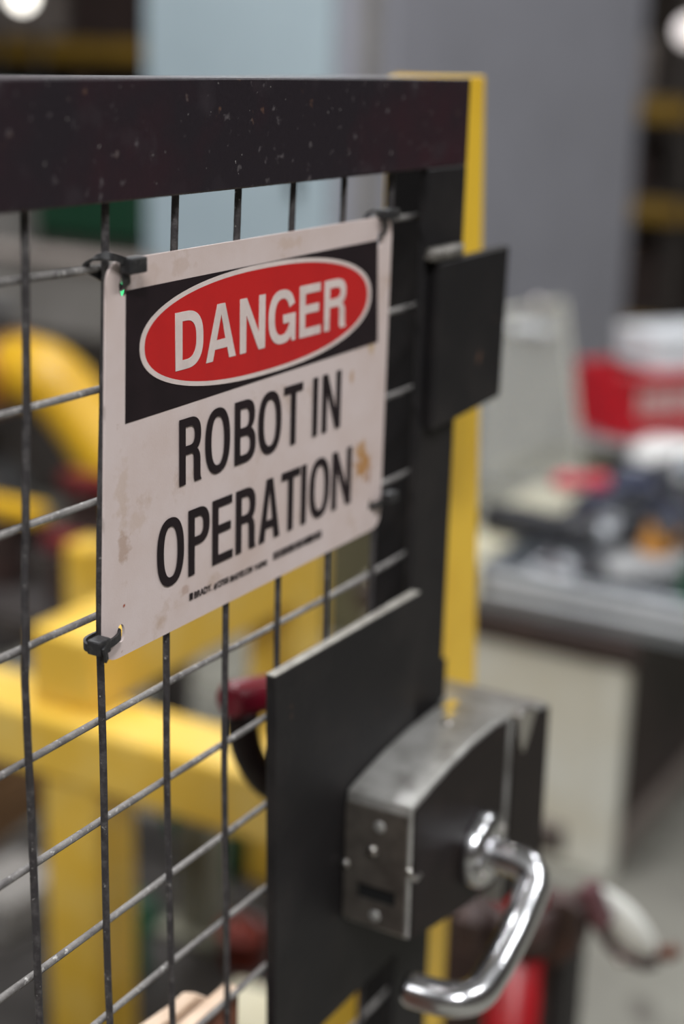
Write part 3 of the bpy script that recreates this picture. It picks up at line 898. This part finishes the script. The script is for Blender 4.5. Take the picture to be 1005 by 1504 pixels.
def glove(loc, rot, m, label):
    t = thing('work_glove', label, 'glove', loc, rot)
    put('palm', bm_box(-0.05, 0.05, -0.045, 0.045, -0.012, 0.014, 0.011, 3), m, t, False, True)
    for k in range(4):
        y = -0.034 + 0.0225 * k
        put('finger', bm_tube(smooth_path([(0.042, y, 0), (0.075, y * 1.1, 0.006), (0.10 + 0.008 * math.sin(k * 1.3), y * 1.2, -0.002)], 3), 0.0105, 8), m, t, False, True)
    put('thumb', bm_tube(smooth_path([(-0.02, 0.04, 0), (0.01, 0.065, 0.004), (0.035, 0.078, 0)], 3), 0.011, 8), m, t, False, True)
    put('cuff', bm_box(-0.095, -0.045, -0.05, 0.05, -0.014, 0.016, 0.010, 3), 'tool_black', t, False, True)
def parts_box(loc, rot, sx, sy, sz, m, label, lid=None):
    t = thing('parts_box', label, 'box', loc, rot)
    w = 0.004
    put('box_floor', bm_box(-sx, sx, -sy, sy, 0, w), m, t, False)
    for s in (-1, 1):
        put('box_side', bm_box(min(s * sx, s * (sx - w)), max(s * sx, s * (sx - w)), -sy, sy, w, sz, 0.001, 1), m, t, False)
        put('box_side', bm_box(-sx + w, sx - w, min(s * sy, s * (sy - w)), max(s * sy, s * (sy - w)), w, sz, 0.001, 1), m, t, False)
    if lid:
        put('lid', bm_box(-sx - .004, sx + .004, -sy - .004, sy + .004, sz, sz + 0.018, 0.005, 2), lid, t, False)

Z1 = TZ + 0.04
R_ = math.radians
power_tool((1.93, 0.535, Z1 + 0.055), (0, R_(-4), R_(-100)), 'tool_black', 'black angle grinder lying across the front of the tool tray')
screwdriver((1.99, 0.575, Z1 + 0.12), (0, R_(4), R_(108)), 0.22, 'tool_rose', 'rose red handled screwdriver on top of the tool pile')
pliers((2.02, 0.47, Z1 + 0.08), (0, R_(5), R_(160)), 'tool_black', 'pliers with black grips beside the red screwdriver')
hose_coil((2.02, 0.40, Z1 + 0.02), (0, 0, 0), 0.075, 4, 'tool_black', 'coil of black cable in the tool tray')
spray_can((2.10, 0.555, Z1 + 0.04), (0, R_(-10), R_(-12)), 'tool_navy', 'navy spray can leaning at the far side of the tray')
spray_can((2.34, 0.55, Z1 + 0.03), (0, R_(-8), R_(-20)), 'tool_black', 'black spray can near the white cloth')
hose_coil((2.24, 0.30, Z1 + 0.06), (R_(8), 0, 0), 0.06, 3, 'tool_navy', 'coil of navy cable on the pale teal parts box')
screwdriver((1.93, 0.41, Z1 + 0.09), (0, R_(6), R_(60)), 0.24, 'tool_black', 'black handled screwdriver near the white tape roll')
power_tool((2.20, 0.47, Z1 + 0.06), (0, R_(-10), R_(40)), 'tool_navy', 'navy angle grinder lying deep in the tool tray')
wrench((1.88, 0.36, Z1 + 0.04), (0, R_(3), R_(70)), 0.24, 'steel wrench lying at the near end of the tool tray')
wrench((2.12, 0.36, Z1 + 0.07), (0, R_(-3), R_(25)), 0.26, 'steel wrench in the middle of the tool tray')
wrench((2.28, 0.40, Z1 + 0.06), (R_(8), R_(3), R_(110)), 0.22, 'steel wrench toward the far end of the tool tray')
screwdriver((2.24, 0.37, Z1 + 0.09), (0, R_(6), R_(35)), 0.24, 'tool_blue', 'blue handled screwdriver in the tool tray')
screwdriver((2.38, 0.46, Z1 + 0.08), (0, R_(6), R_(80)), 0.22, 'tool_blue', 'blue handled screwdriver near the white cloth')
pliers((2.10, 0.28, Z1 + 0.05), (0, R_(-4), R_(50)), 'tool_blue', 'pliers with blue grips at the right of the tray')
parts_box((2.25, 0.27, Z1 - 0.02), (0, 0, R_(25)), 0.09, 0.045, 0.07, 'tool_teal', 'pale teal parts box in the tool tray', 'tool_teal')
glove((1.84, 0.365, Z1 + 0.040), (0, R_(-6), R_(-60)), 'glove_grey', 'grey work glove with black cuff at the front of the tray')
tape_roll((1.90, 0.345, Z1 + 0.075), (R_(18), R_(8), 0), 0.030, 'tool_orange', 'orange tape roll beside the grey glove')
parts_box((1.86, 0.225, TZ + 0.008), (0, 0, R_(4)), 0.075, 0.055, 0.085, 'green_plastic', 'dark green parts box at the right corner of the tray', 'green_paint')
tape_roll((1.83, 0.50, Z1 + 0.0), (R_(6), R_(-8), 0), 0.04, 'white_plastic', 'white tape roll at the front edge of the tray')
wrench((1.82, 0.42, Z1 + 0.03), (0, R_(-5), R_(95)), 0.2, 'steel wrench next to the white tape roll', 'tool_steel')
spray_can((2.38, 0.30, Z1 + 0.02), (0, R_(-6), R_(150)), 'tray_metal', 'silver spray can lying at the right of the tray')

# red bins at the far end of the bench
rb_ = thing('red_bin', 'red plastic bin with white lettering at the far end of the bench', 'bin', (2.640, 0.690, 0.5155), (0, 0, R_(-36)))
bw, bd, bh_ = 0.40, 0.17, 0.145      # its near left corner stands at the origin
put('bin_front', bm_prism([(0.012, 0.0), (bw, 0.0), (bw + 0.012, bh_), (0.0, bh_)], 'y', 0.0, 0.012, 0.002, 1), 'red_plastic', rb_, False)
put('bin_side', bm_prism([(0.012, 0.0), (bd, 0.0), (bd + 0.008, bh_), (0.012, bh_)], 'x', 0.0, 0.012, 0.002, 1), 'red_plastic', rb_, False)
put('bin_side', bm_prism([(0.012, 0.0), (bd, 0.0), (bd + 0.008, bh_), (0.012, bh_)], 'x', bw - 0.012, bw, 0.002, 1), 'red_plastic', rb_, False)
put('bin_back', bm_box(0.012, bw - 0.012, bd - 0.012, bd, 0.0, bh_, 0.002, 1), 'red_plastic', rb_, False)
put('bin_floor', bm_box(0.012, bw - 0.012, 0.012, bd - 0.012, 0.0, 0.010), 'red_plastic', rb_, False)
put('bin_rim', bm_box(-0.008, bw + 0.012, -0.014, 0.0, bh_ - 0.022, bh_, 0.003, 1), 'red_plastic', rb_, False)
for k in range(6):
    for (z0, z1) in ((0.070, 0.104), (0.048, 0.062)):
        put('print_mark', bm_box(0.050 + 0.026 * k, 0.066 + 0.026 * k + 0.004 * (k % 2), -0.0012, 0.0003, z0, z1), 'print_white', rb_, False)
stand = thing('bin_stand', 'low grey stand under the red bin on the bench', 'stand', (2.8, 0.6, TZ))
put('stand_top', bm_box(2.62, 2.96, 0.40, 0.815, 0.500, 0.515, 0.002, 1), 'tray_metal', stand)
for sx in (2.66, 2.925):
    for sy in (0.455, 0.785):
        put('leg', bm_box(sx, sx + 0.02, sy, sy + 0.02, TZ, 0.500), 'tray_metal', stand)
parts_box((2.868, 0.610, 0.662), (0, 0, R_(-36)), 0.15, 0.075, 0.06, 'white_plastic', 'white plastic box standing on the red bin', 'white_plastic')
# crumpled white cloth
b = bmesh.new()
bmesh.ops.create_icosphere(b, subdivisions=4, radius=1.0)
for v in b.verts:
    p = v.co.copy()
    n_ = 0.10 * math.sin(5 * p.x + 2 * p.y) + 0.08 * math.sin(7 * p.y + 3 * p.z) + 0.06 * math.sin(11 * p.x - 6 * p.z)
    v.co = Vector((2.53 + 0.09 * p.x * (1 + n_), 0.46 + 0.14 * p.y * (1 + n_), max(0.510 + 0.050 * p.z * (1 + 2 * n_), 0.44)))
single('cleaning_cloth', b, 'white_cloth', 'crumpled white cloth heaped behind the tools in front of the red bin', 'cloth', smooth=True)

# cloudy plastic guard sheet standing on the bench
gd = thing('plastic_guard', 'cloudy clear plastic guard standing on the bench behind the post', 'guard', (2.2, 0.74, TZ))
put('guard_sheet', bm_prism([(0.815, TZ), (0.825, 0.826), (0.660, 0.868), (0.612, 0.62), (0.600, TZ)], 'x', 2.198, 2.204), 'cloudy_sheet', gd)
put('guard_edge', bm_tube([(2.201, 0.825, 0.826), (2.201, 0.660, 0.868)], 0.005, 8), 'beige_paint', gd)
put('guard_edge', bm_tube([(2.201, 0.660, 0.868), (2.201, 0.612, 0.62), (2.201, 0.600, TZ + 0.008)], 0.004, 8), 'beige_paint', gd)
put('glint_knob', bm_lathe([(0.010, 0), (0.014, 0.006), (0.012, 0.020), (0, 0.024)], (-1, 0, 0), (2.198, 0.7058, 0.8600), 16), 'screw_steel', gd, smooth=True)  # added knob standing in for a round highlight on the sheet
put('glint_bar', bm_box(2.186, 2.198, 0.680, 0.760, 0.806, 0.824, 0.004, 1), 'white_plastic', gd)  # added white bar: a highlight near the sheet's top edge, painted as a part
put('guard_foot', bm_box(2.15, 2.26, 0.605, 0.815, TZ, TZ + 0.012, 0.002, 1), 'beige_paint', gd)

# ------------------------------------------------------------------ red standpipe with clamp and paddle
px_, py_ = 0.694, 0.073
rp = thing('red_standpipe', 'red standpipe with dark clamp and steel paddle behind the lever handle', 'pipe', (px_, py_, 0))
put('pipe', bm_lathe([(0.0255, 0.0), (0.0255, 0.5250)], (0, 0, 1), (px_, py_, 0), 24), 'red_paint', rp, smooth=True)
put('pipe_cap', bm_lathe([(0.0245, 0.525), (0.0245, 0.570), (0.018, 0.580), (0, 0.582)], (0, 0, 1), (px_, py_, 0), 24), 'red_paint', rp, smooth=True)
put('clamp_ring', bm_lathe([(0.026, 0.512), (0.036, 0.514), (0.036, 0.553), (0.026, 0.555)], (0, 0, 1), (px_, py_, 0), 24), 'iron_dark', rp, smooth=True)
put('clamp_lug', bm_box(px_ - 0.050, px_ - 0.010, py_ + 0.015, py_ + 0.045, 0.515, 0.552, 0.004, 1), 'iron_dark', rp)
put('clamp_arm', bm_prism([(py_ - 0.015, 0.5570), (py_ - 0.045, 0.5640), (py_ - 0.060, 0.5560), (py_ - 0.058, 0.5160), (py_ - 0.040, 0.4940), (py_ - 0.028, 0.4900), (py_ - 0.015, 0.5150)], 'x', px_ + 0.006, px_ + 0.034, 0.004, 2), 'iron_dark', rp)
b = bm_box(-0.012, 0.012, -0.008, 0.008, -0.021, 0.021, 0.003, 1)
bmesh.ops.rotate(b, verts=b.verts, cent=(0, 0, 0), matrix=Matrix.Rotation(R_(-28), 3, 'X'))
bmesh.ops.translate(b, verts=b.verts, vec=(px_ + 0.030, py_ - 0.063, 0.5540))
put('hinge_block', b, 'iron_rose', rp)
b = bmesh.new()
bmesh.ops.create_uvsphere(b, u_segments=28, v_segments=16, radius=1.0)
for v in b.verts:
    v.co = Vector((v.co.x * 0.008, v.co.y * 0.040, v.co.z * 0.0185))
bmesh.ops.rotate(b, verts=b.verts, cent=(0, 0, 0), matrix=Matrix.Rotation(R_(38), 3, 'X'))
bmesh.ops.translate(b, verts=b.verts, vec=(0.7418, -0.0125, 0.5350))
put('paddle', b, 'paddle_steel', rp, smooth=True)
put('paddle_rivet', dome((0.7310, -0.0150, 0.5010), (-1, 0, 0), 0.004, 0.004), 'screw_steel', rp, smooth=True)
put('paddle_edge', bm_tube(smooth_path([(0.738, 0.012, 0.528), (0.735, -0.008, 0.508), (0.740, -0.034, 0.499), (0.745, -0.046, 0.503)], 4), 0.006, 8), 'iron_dark', rp, smooth=True)
put('rusty_hook', bm_tube(smooth_path([(0.748, -0.040, 0.511), (0.753, -0.052, 0.508), (0.755, -0.060, 0.515)], 4), 0.007, 8), 'rust_brown', rp, smooth=True)

dc = thing('black_cabinet', 'low black steel cabinet standing behind the red standpipe', 'cabinet', (0.895, 0.17, 0))
put('cabinet_body', bm_box(0.86, 0.93, 0.085, 0.250, 0.03, 0.420, 0.006, 2), 'cabinet_black', dc)
put('cabinet_lid', bm_box(0.850, 0.94, 0.075, 0.260, 0.420, 0.435, 0.004, 1), 'cabinet_black', dc)
put('cabinet_door', bm_box(0.852, 0.860, 0.10, 0.235, 0.06, 0.40, 0.002, 1), 'iron_dark', dc)
for fx_ in (0.865, 0.895):
    for fy_ in (0.10, 0.215):
        put('foot', bm_box(fx_, fx_ + 0.02, fy_, fy_ + 0.03, 0, 0.03), 'cabinet_black', dc)
# ------------------------------------------------------------------ yellow guard frame inside the cell
def tube_box(name, x0, x1, y0, y1, z0, z1, parent, m='yellow_dusty'):
    return put(name, bm_box(x0, x1, y0, y1, z0, z1, 0.008, 3), m, parent)
fr = thing('guard_frame', 'low yellow square tube guard frame inside the robot cell', 'guard frame', (0.92, 0.75, 0))
tube_box('cross_beam', 0.870, 0.970, 0.30, 1.60, 0.415, 0.500, fr)
tube_box('leg', 0.878, 0.962, 0.715, 0.800, 0.004, 0.415, fr)
tube_box('leg', 0.878, 0.962, 1.50, 1.585, 0.0, 0.415, fr)
tube_box('long_beam', 0.900, 1.40, 0.735, 0.835, 0.500, 0.600, fr)
tube_box('leg', 1.40, 1.49, 0.740, 0.830, 0.004, 0.640, fr)
tube_box('upright', 1.30, 1.36, 1.06, 1.11, 0.004, 0.555, fr)
tube_box('low_tie', 1.36, 1.40, 0.83, 1.10, 0.10, 0.16, fr)

# ------------------------------------------------------------------ the robot
ro = thing('robot_arm', 'yellow industrial robot arm standing inside the cell', 'robot', (1.98, 2.02, 0))
put('pedestal', bm_lathe([(0.22, 0), (0.22, 0.04), (0.16, 0.05), (0.15, 0.22), (0.18, 0.24)], (0, 0, 1), (1.98, 2.02, 0), 28), 'robot_dark', ro)
put('turret', bm_lathe([(0.18, 0.24), (0.19, 0.26), (0.19, 0.36), (0.12, 0.42), (0.08, 0.44)], (0, 0, 1), (1.98, 2.02, 0), 28), 'robot_dark', ro, smooth=True)
put('shoulder_motor', bm_tube([(1.86, 2.06, 0.47), (2.08, 1.98, 0.47)], 0.10, 20), 'robot_dark', ro)
put('lower_arm', bm_tube(smooth_path([(1.98, 2.02, 0.46), (1.97, 1.97, 0.53), (1.96, 1.90, 0.60), (1.95, 1.83, 0.64)], 5), 0.065, 18), 'robot_yellow_shaded', ro, smooth=True)
put('elbow', bm_tube([(1.86, 1.82, 0.63), (2.04, 1.82, 0.63)], 0.078, 22), 'robot_yellow_shaded', ro)  # brown here is the arm's yellow with its shade painted in
put('elbow_cap', bm_lathe([(0.06, 0), (0.06, 0.012), (0.04, 0.02), (0, 0.022)], (-1, 0, 0), (1.86, 1.82, 0.63), 20), 'robot_dark', ro)
put('fore_arm', bm_tube(smooth_path([(1.95, 1.78, 0.645), (1.955, 1.69, 0.640), (1.96, 1.60, 0.570), (1.97, 1.51, 0.450), (1.975, 1.45, 0.365)], 5), [0.072] * 8 + [0.070] * 7 + [0.065] * 6, 18), 'robot_yellow', ro, smooth=True)
put('wrist', bm_tube([(1.975, 1.45, 0.365), (1.985, 1.41, 0.300)], 0.050, 14), 'robot_dark', ro)
put('hose', bm_tube(smooth_path([(1.86, 2.00, 0.40), (1.80, 1.92, 0.50), (1.82, 1.86, 0.62), (1.88, 1.84, 0.76), (1.92, 1.74, 0.77)], 5), 0.016, 10), 'tool_black', ro, smooth=True)

# welding fixture in front of the robot
fx = thing('weld_fixture', 'dark clamping fixture with yellow clamps in front of the robot', 'fixture', (1.62, 1.40, 0))
put('table_top', bm_box(1.45, 1.85, 1.20, 1.62, 0.30, 0.34, 0.004, 1), 'robot_dark', fx)
for sx in (1.48, 1.77):
    for sy in (1.23, 1.54):
        put('leg', bm_box(sx, sx + 0.05, sy, sy + 0.05, 0, 0.30), 'robot_dark', fx)
for k, (x, y) in enumerate([(1.55, 1.30), (1.58, 1.48), (1.72, 1.40)]):
    cl = put('clamp_post', bm_box(x - 0.03, x + 0.03, y - 0.03, y + 0.03, 0.34, 0.44 + 0.03 * k, 0.004, 1), 'iron_dark', fx)
    put('clamp_lever', bm_box(x - 0.02, x + 0.02, y - 0.09, y + 0.05, 0.44 + 0.03 * k, 0.47 + 0.03 * k, 0.004, 1), 'robot_yellow' if k % 2 else 'red_grip', cl)
put('work_piece', bm_box(1.64, 1.70, 1.22, 1.60, 0.40, 0.44, 0.004, 1), 'iron_dark', fx)

# grey duct and green machine behind the robot
du = thing('cable_duct', 'grey cable duct running level behind the robot', 'duct', (2.45, 2.6, 0))
put('duct_body', bm_box(2.40, 2.52, 1.77, 4.4, 0.63, 0.80, 0.008, 2), 'grey_paint', du)
put('pilot_lamp', dome((2.400, 1.802, 0.735), (-1, 0, 0), 0.020, 0.02), 'pilot_green', du, smooth=True)
put('duct_lid', bm_box(2.39, 2.53, 1.765, 4.4, 0.80, 0.815, 0.003, 1), 'frame_brown_grey', du)
for y in (2.3, 3.2, 4.1):
    put('support', bm_box(2.43, 2.49, y, y + 0.06, 0, 0.63), 'grey_paint', du)
gm = thing('green_press', 'dark green press machine behind the cable duct', 'machine', (3.4, 3.2, 0))
put('machine_body', bm_box(2.95, 3.8, 2.18, 4.6, 0.78, 1.08, 0.02, 2), 'green_paint', gm)
put('machine_base', bm_box(2.97, 3.78, 2.20, 4.58, 0, 0.78, 0.01, 1), 'machine_brown', gm)
put('machine_top', bm_box(3.05, 3.7, 2.6, 3.6, 1.08, 1.16, 0.02, 2), 'green_paint', gm)
put('control_box', bm_box(2.86, 2.95, 2.55, 2.8, 0.70, 0.98, 0.01, 2), 'grey_paint', gm)

# crates on the cell floor
def crate(loc, rotz, sx, sy, sz, m, label, lid=None):
    t = thing('storage_crate', label, 'crate', loc, (0, 0, rotz))
    w = 0.012
    put('crate_floor', bm_box(-sx, sx, -sy, sy, 0, w), m, t, False)
    for s in (-1, 1):
        put('crate_wall', bm_box(min(s * sx, s * (sx - w)), max(s * sx, s * (sx - w)), -sy, sy, w, sz, 0.003, 1), m, t, False)
        put('crate_wall', bm_box(-sx + w, sx - w, min(s * sy, s * (sy - w)), max(s * sy, s * (sy - w)), w, sz, 0.003, 1), m, t, False)
        put('crate_rim', bm_box(-sx - .012, sx + .012, min(s * sy, s * (sy + .012)), max(s * sy, s * (sy + .012)), sz - 0.03, sz, 0.003, 1), m, t, False)
    if lid:
        put('lid', bm_box(-sx - .01, sx + .01, -sy - .01, sy + .01, sz, sz + 0.02, 0.004, 1), lid, t, False)
crate((2.20, 1.40, 0), R_(5), 0.16, 0.09, 0.12, 'beige_paint', 'beige crate on the floor behind the end of the yellow beam', 'beige_paint')
crate((1.56, 0.97, 0), R_(-4), 0.08, 0.06, 0.05, 'mint_plastic', 'pale mint crate on the floor just behind the yellow beam', 'mint_plastic')
crate((1.42, 0.90, 0.004), R_(4), 0.05, 0.045, 0.10, 'green_plastic', 'dark green crate standing under the yellow beam', 'green_paint')
crate((1.03, 0.585, 0.004), R_(3), 0.06, 0.045, 0.03, 'cream_paint', 'shallow cream crate on the mat nearest the gate', 'cream_paint')
crate((1.10, 1.06, 0.004), R_(-6), 0.06, 0.05, 0.06, 'grey_paint', 'small grey crate left of the yellow leg', 'grey_paint')
crate((1.06, 0.84, 0.004), R_(6), 0.05, 0.035, 0.10, 'green_plastic', 'narrow dark green crate beside the yellow leg', 'green_paint')
crate((1.33, 1.35, 0), R_(6), 0.10, 0.09, 0.16, 'cardboard', 'tan cardboard crate at the left behind the yellow leg', 'cardboard')
single('rubber_mat', bm_box(0.55, 1.50, 0.45, 1.24, 0.0, 0.004), 'mat_dark', 'dark rubber mat on the floor under the yellow frame', 'mat')
crate((2.55, 1.22, 0), R_(0), 0.10, 0.12, 0.30, 'olive_dark', 'dark olive crate on the floor in front of the tall cabinet', 'olive_dark')
ps = thing('tool_stand', 'olive grey post stand beside the yellow leg', 'stand', (1.24, 0.80, 0.004))
put('stand_post', bm_box(1.215, 1.265, 0.775, 0.835, 0.016, 0.30, 0.006, 2), 'olive_grey', ps)
put('stand_base', bm_box(1.19, 1.29, 0.75, 0.86, 0.004, 0.016, 0.003, 1), 'olive_grey', ps)
put('stand_cap', bm_box(1.205, 1.275, 0.765, 0.845, 0.30, 0.315, 0.003, 1), 'tool_black', ps)
sc = thing('scrap_bucket', 'small rusty red bucket on the cell floor by the lock plate', 'bucket', (1.20, 0.700, 0.004))
put('bucket', bm_lathe([(0.028, 0.0), (0.031, 0.004), (0.038, 0.060), (0.040, 0.060), (0.036, 0.058), (0.028, 0.008), (0, 0.008)], (0, 0, 1), (1.20, 0.700, 0), 24), 'rust_red', sc, smooth=True)
put('bucket_handle', bm_tube([(1.20, 0.700 + 0.039 * math.cos(math.pi * k / 12), 0.060 + 0.030 * math.sin(math.pi * k / 12)) for k in range(13)], 0.003, 6), 'tool_steel', sc, smooth=True)

# ------------------------------------------------------------------ racks far behind
def rack(label, x, y0, y1, beams, loads, facing_x=True):
    t = thing('pallet_rack', label, 'rack', (x, (y0 + y1) / 2, 0))
    for y in (y0, (y0 + y1) / 2, y1):
        for dx in (0, 0.8):
            put('upright', bm_box(x + dx, x + dx + 0.09, y - 0.045, y + 0.045, 0, 2.9, 0.004, 1), 'rack_dark', t)
    for z in beams:
        for dx in (-0.02, 0.84):
            put('beam', bm_box(x + dx, x + dx + 0.05, y0, y1, z - 0.09, z, 0.004, 1), 'rack_ochre', t)
        put('shelf_deck', bm_box(x, x + 0.85, y0, y1, z, z + 0.02), 'rack_dark', t)
    return t
rack('pallet rack with ochre beams far behind the left of the gate', 6.3, 4.6, 7.4, (0.16, 0.72, 1.32, 2.1), None)
rack('pallet rack with ochre beams far behind the right of the tall cabinet', 6.4, 0.4, 3.2, (0.16, 0.70, 1.14, 1.9), None)
def carton(x0, x1, y0, y1, z0, z1, m, label, tape='tan_leather'):
    t = thing('carton', label, 'box', ((x0 + x1) / 2, (y0 + y1) / 2, z0))
    put('carton_body', bm_box(x0, x1, y0, y1, z0, z1, 0.006, 1), m, t)
    put('packing_tape', bm_box(x0 - 0.002, x1 + 0.002, (y0 + y1) / 2 - 0.03, (y0 + y1) / 2 + 0.03, z1 - 0.10, z1 + 0.002), tape, t)
carton(6.42, 7.0, 4.75, 5.25, 1.34, 1.75, 'dark_brown', 'dark brown carton on the far left rack')
carton(6.42, 7.0, 5.35, 5.85, 1.34, 1.60, 'frame_brown_grey', 'grey brown carton on the far left rack')
carton(6.42, 7.0, 6.2, 6.8, 1.34, 1.80, 'dark_brown', 'dark carton at the far left end of the rack')
carton(6.45, 7.0, 4.8, 5.6, 0.74, 1.10, 'dark_brown', 'dark brown carton on the lower shelf of the left rack')
carton(6.50, 7.1, 1.95, 2.45, 0.72, 0.95, 'dark_brown', 'dark brown carton on the middle shelf of the right rack')
carton(6.50, 7.1, 1.2, 1.75, 0.72, 1.00, 'green_paint', 'dark green carton on the middle shelf of the right rack', 'green_plastic')
carton(6.50, 7.1, 2.0, 2.5, 1.16, 1.40, 'frame_brown_grey', 'grey brown carton on the upper shelf of the right rack')
carton(6.50, 7.1, 1.75, 2.4, 0.18, 0.50, 'dark_brown', 'dark brown carton on the bottom shelf of the right rack')
# lamps far off, at eye level
def far_lamp(loc, r, m, label):
    t = thing('work_lamp', label, 'lamp', loc, group='work lamps in the distance')
    x, y, z = loc
    put('lamp_bowl', bm_lathe([(r * 0.3, 0.10), (r * 0.7, 0.06), (r * 1.05, 0.0), (r, 0.0), (r * .6, 0.05)], (1, 0, 0), loc, 24), 'grey_paint', t)
    put('lamp_glass', bm_lathe([(r, 0), (r * .9, -0.03), (r * .5, -0.05), (0, -0.055)], (1, 0, 0), loc, 24), m, t, smooth=True)
    put('stand_pole', bm_tube([(x + 0.12, y, 0), (x + 0.12, y, z)], 0.015, 8), 'rack_dark', t)
    put('lamp_yoke', bm_box(x + 0.08, x + 0.135, y - 0.02, y + 0.02, z - 0.02, z + 0.02), 'rack_dark', t)
    put('stand_foot', bm_lathe([(0.10, 0), (0.10, 0.02), (0.03, 0.03)], (0, 0, 1), (x + 0.12, y, 0), 20), 'rack_dark', t)
far_lamp((5.90, 5.12, 1.535), 0.06, 'lamp_glow', 'bright round work lamp shining above the left of the gate')
far_lamp((5.90, 5.42, 1.50), 0.05, 'lamp_soft', 'dim round work lamp at the left edge of the picture')
far_lamp((6.10, 1.71, 1.425), 0.055, 'lamp_soft', 'pale round work lamp right of the tall grey cabinet')
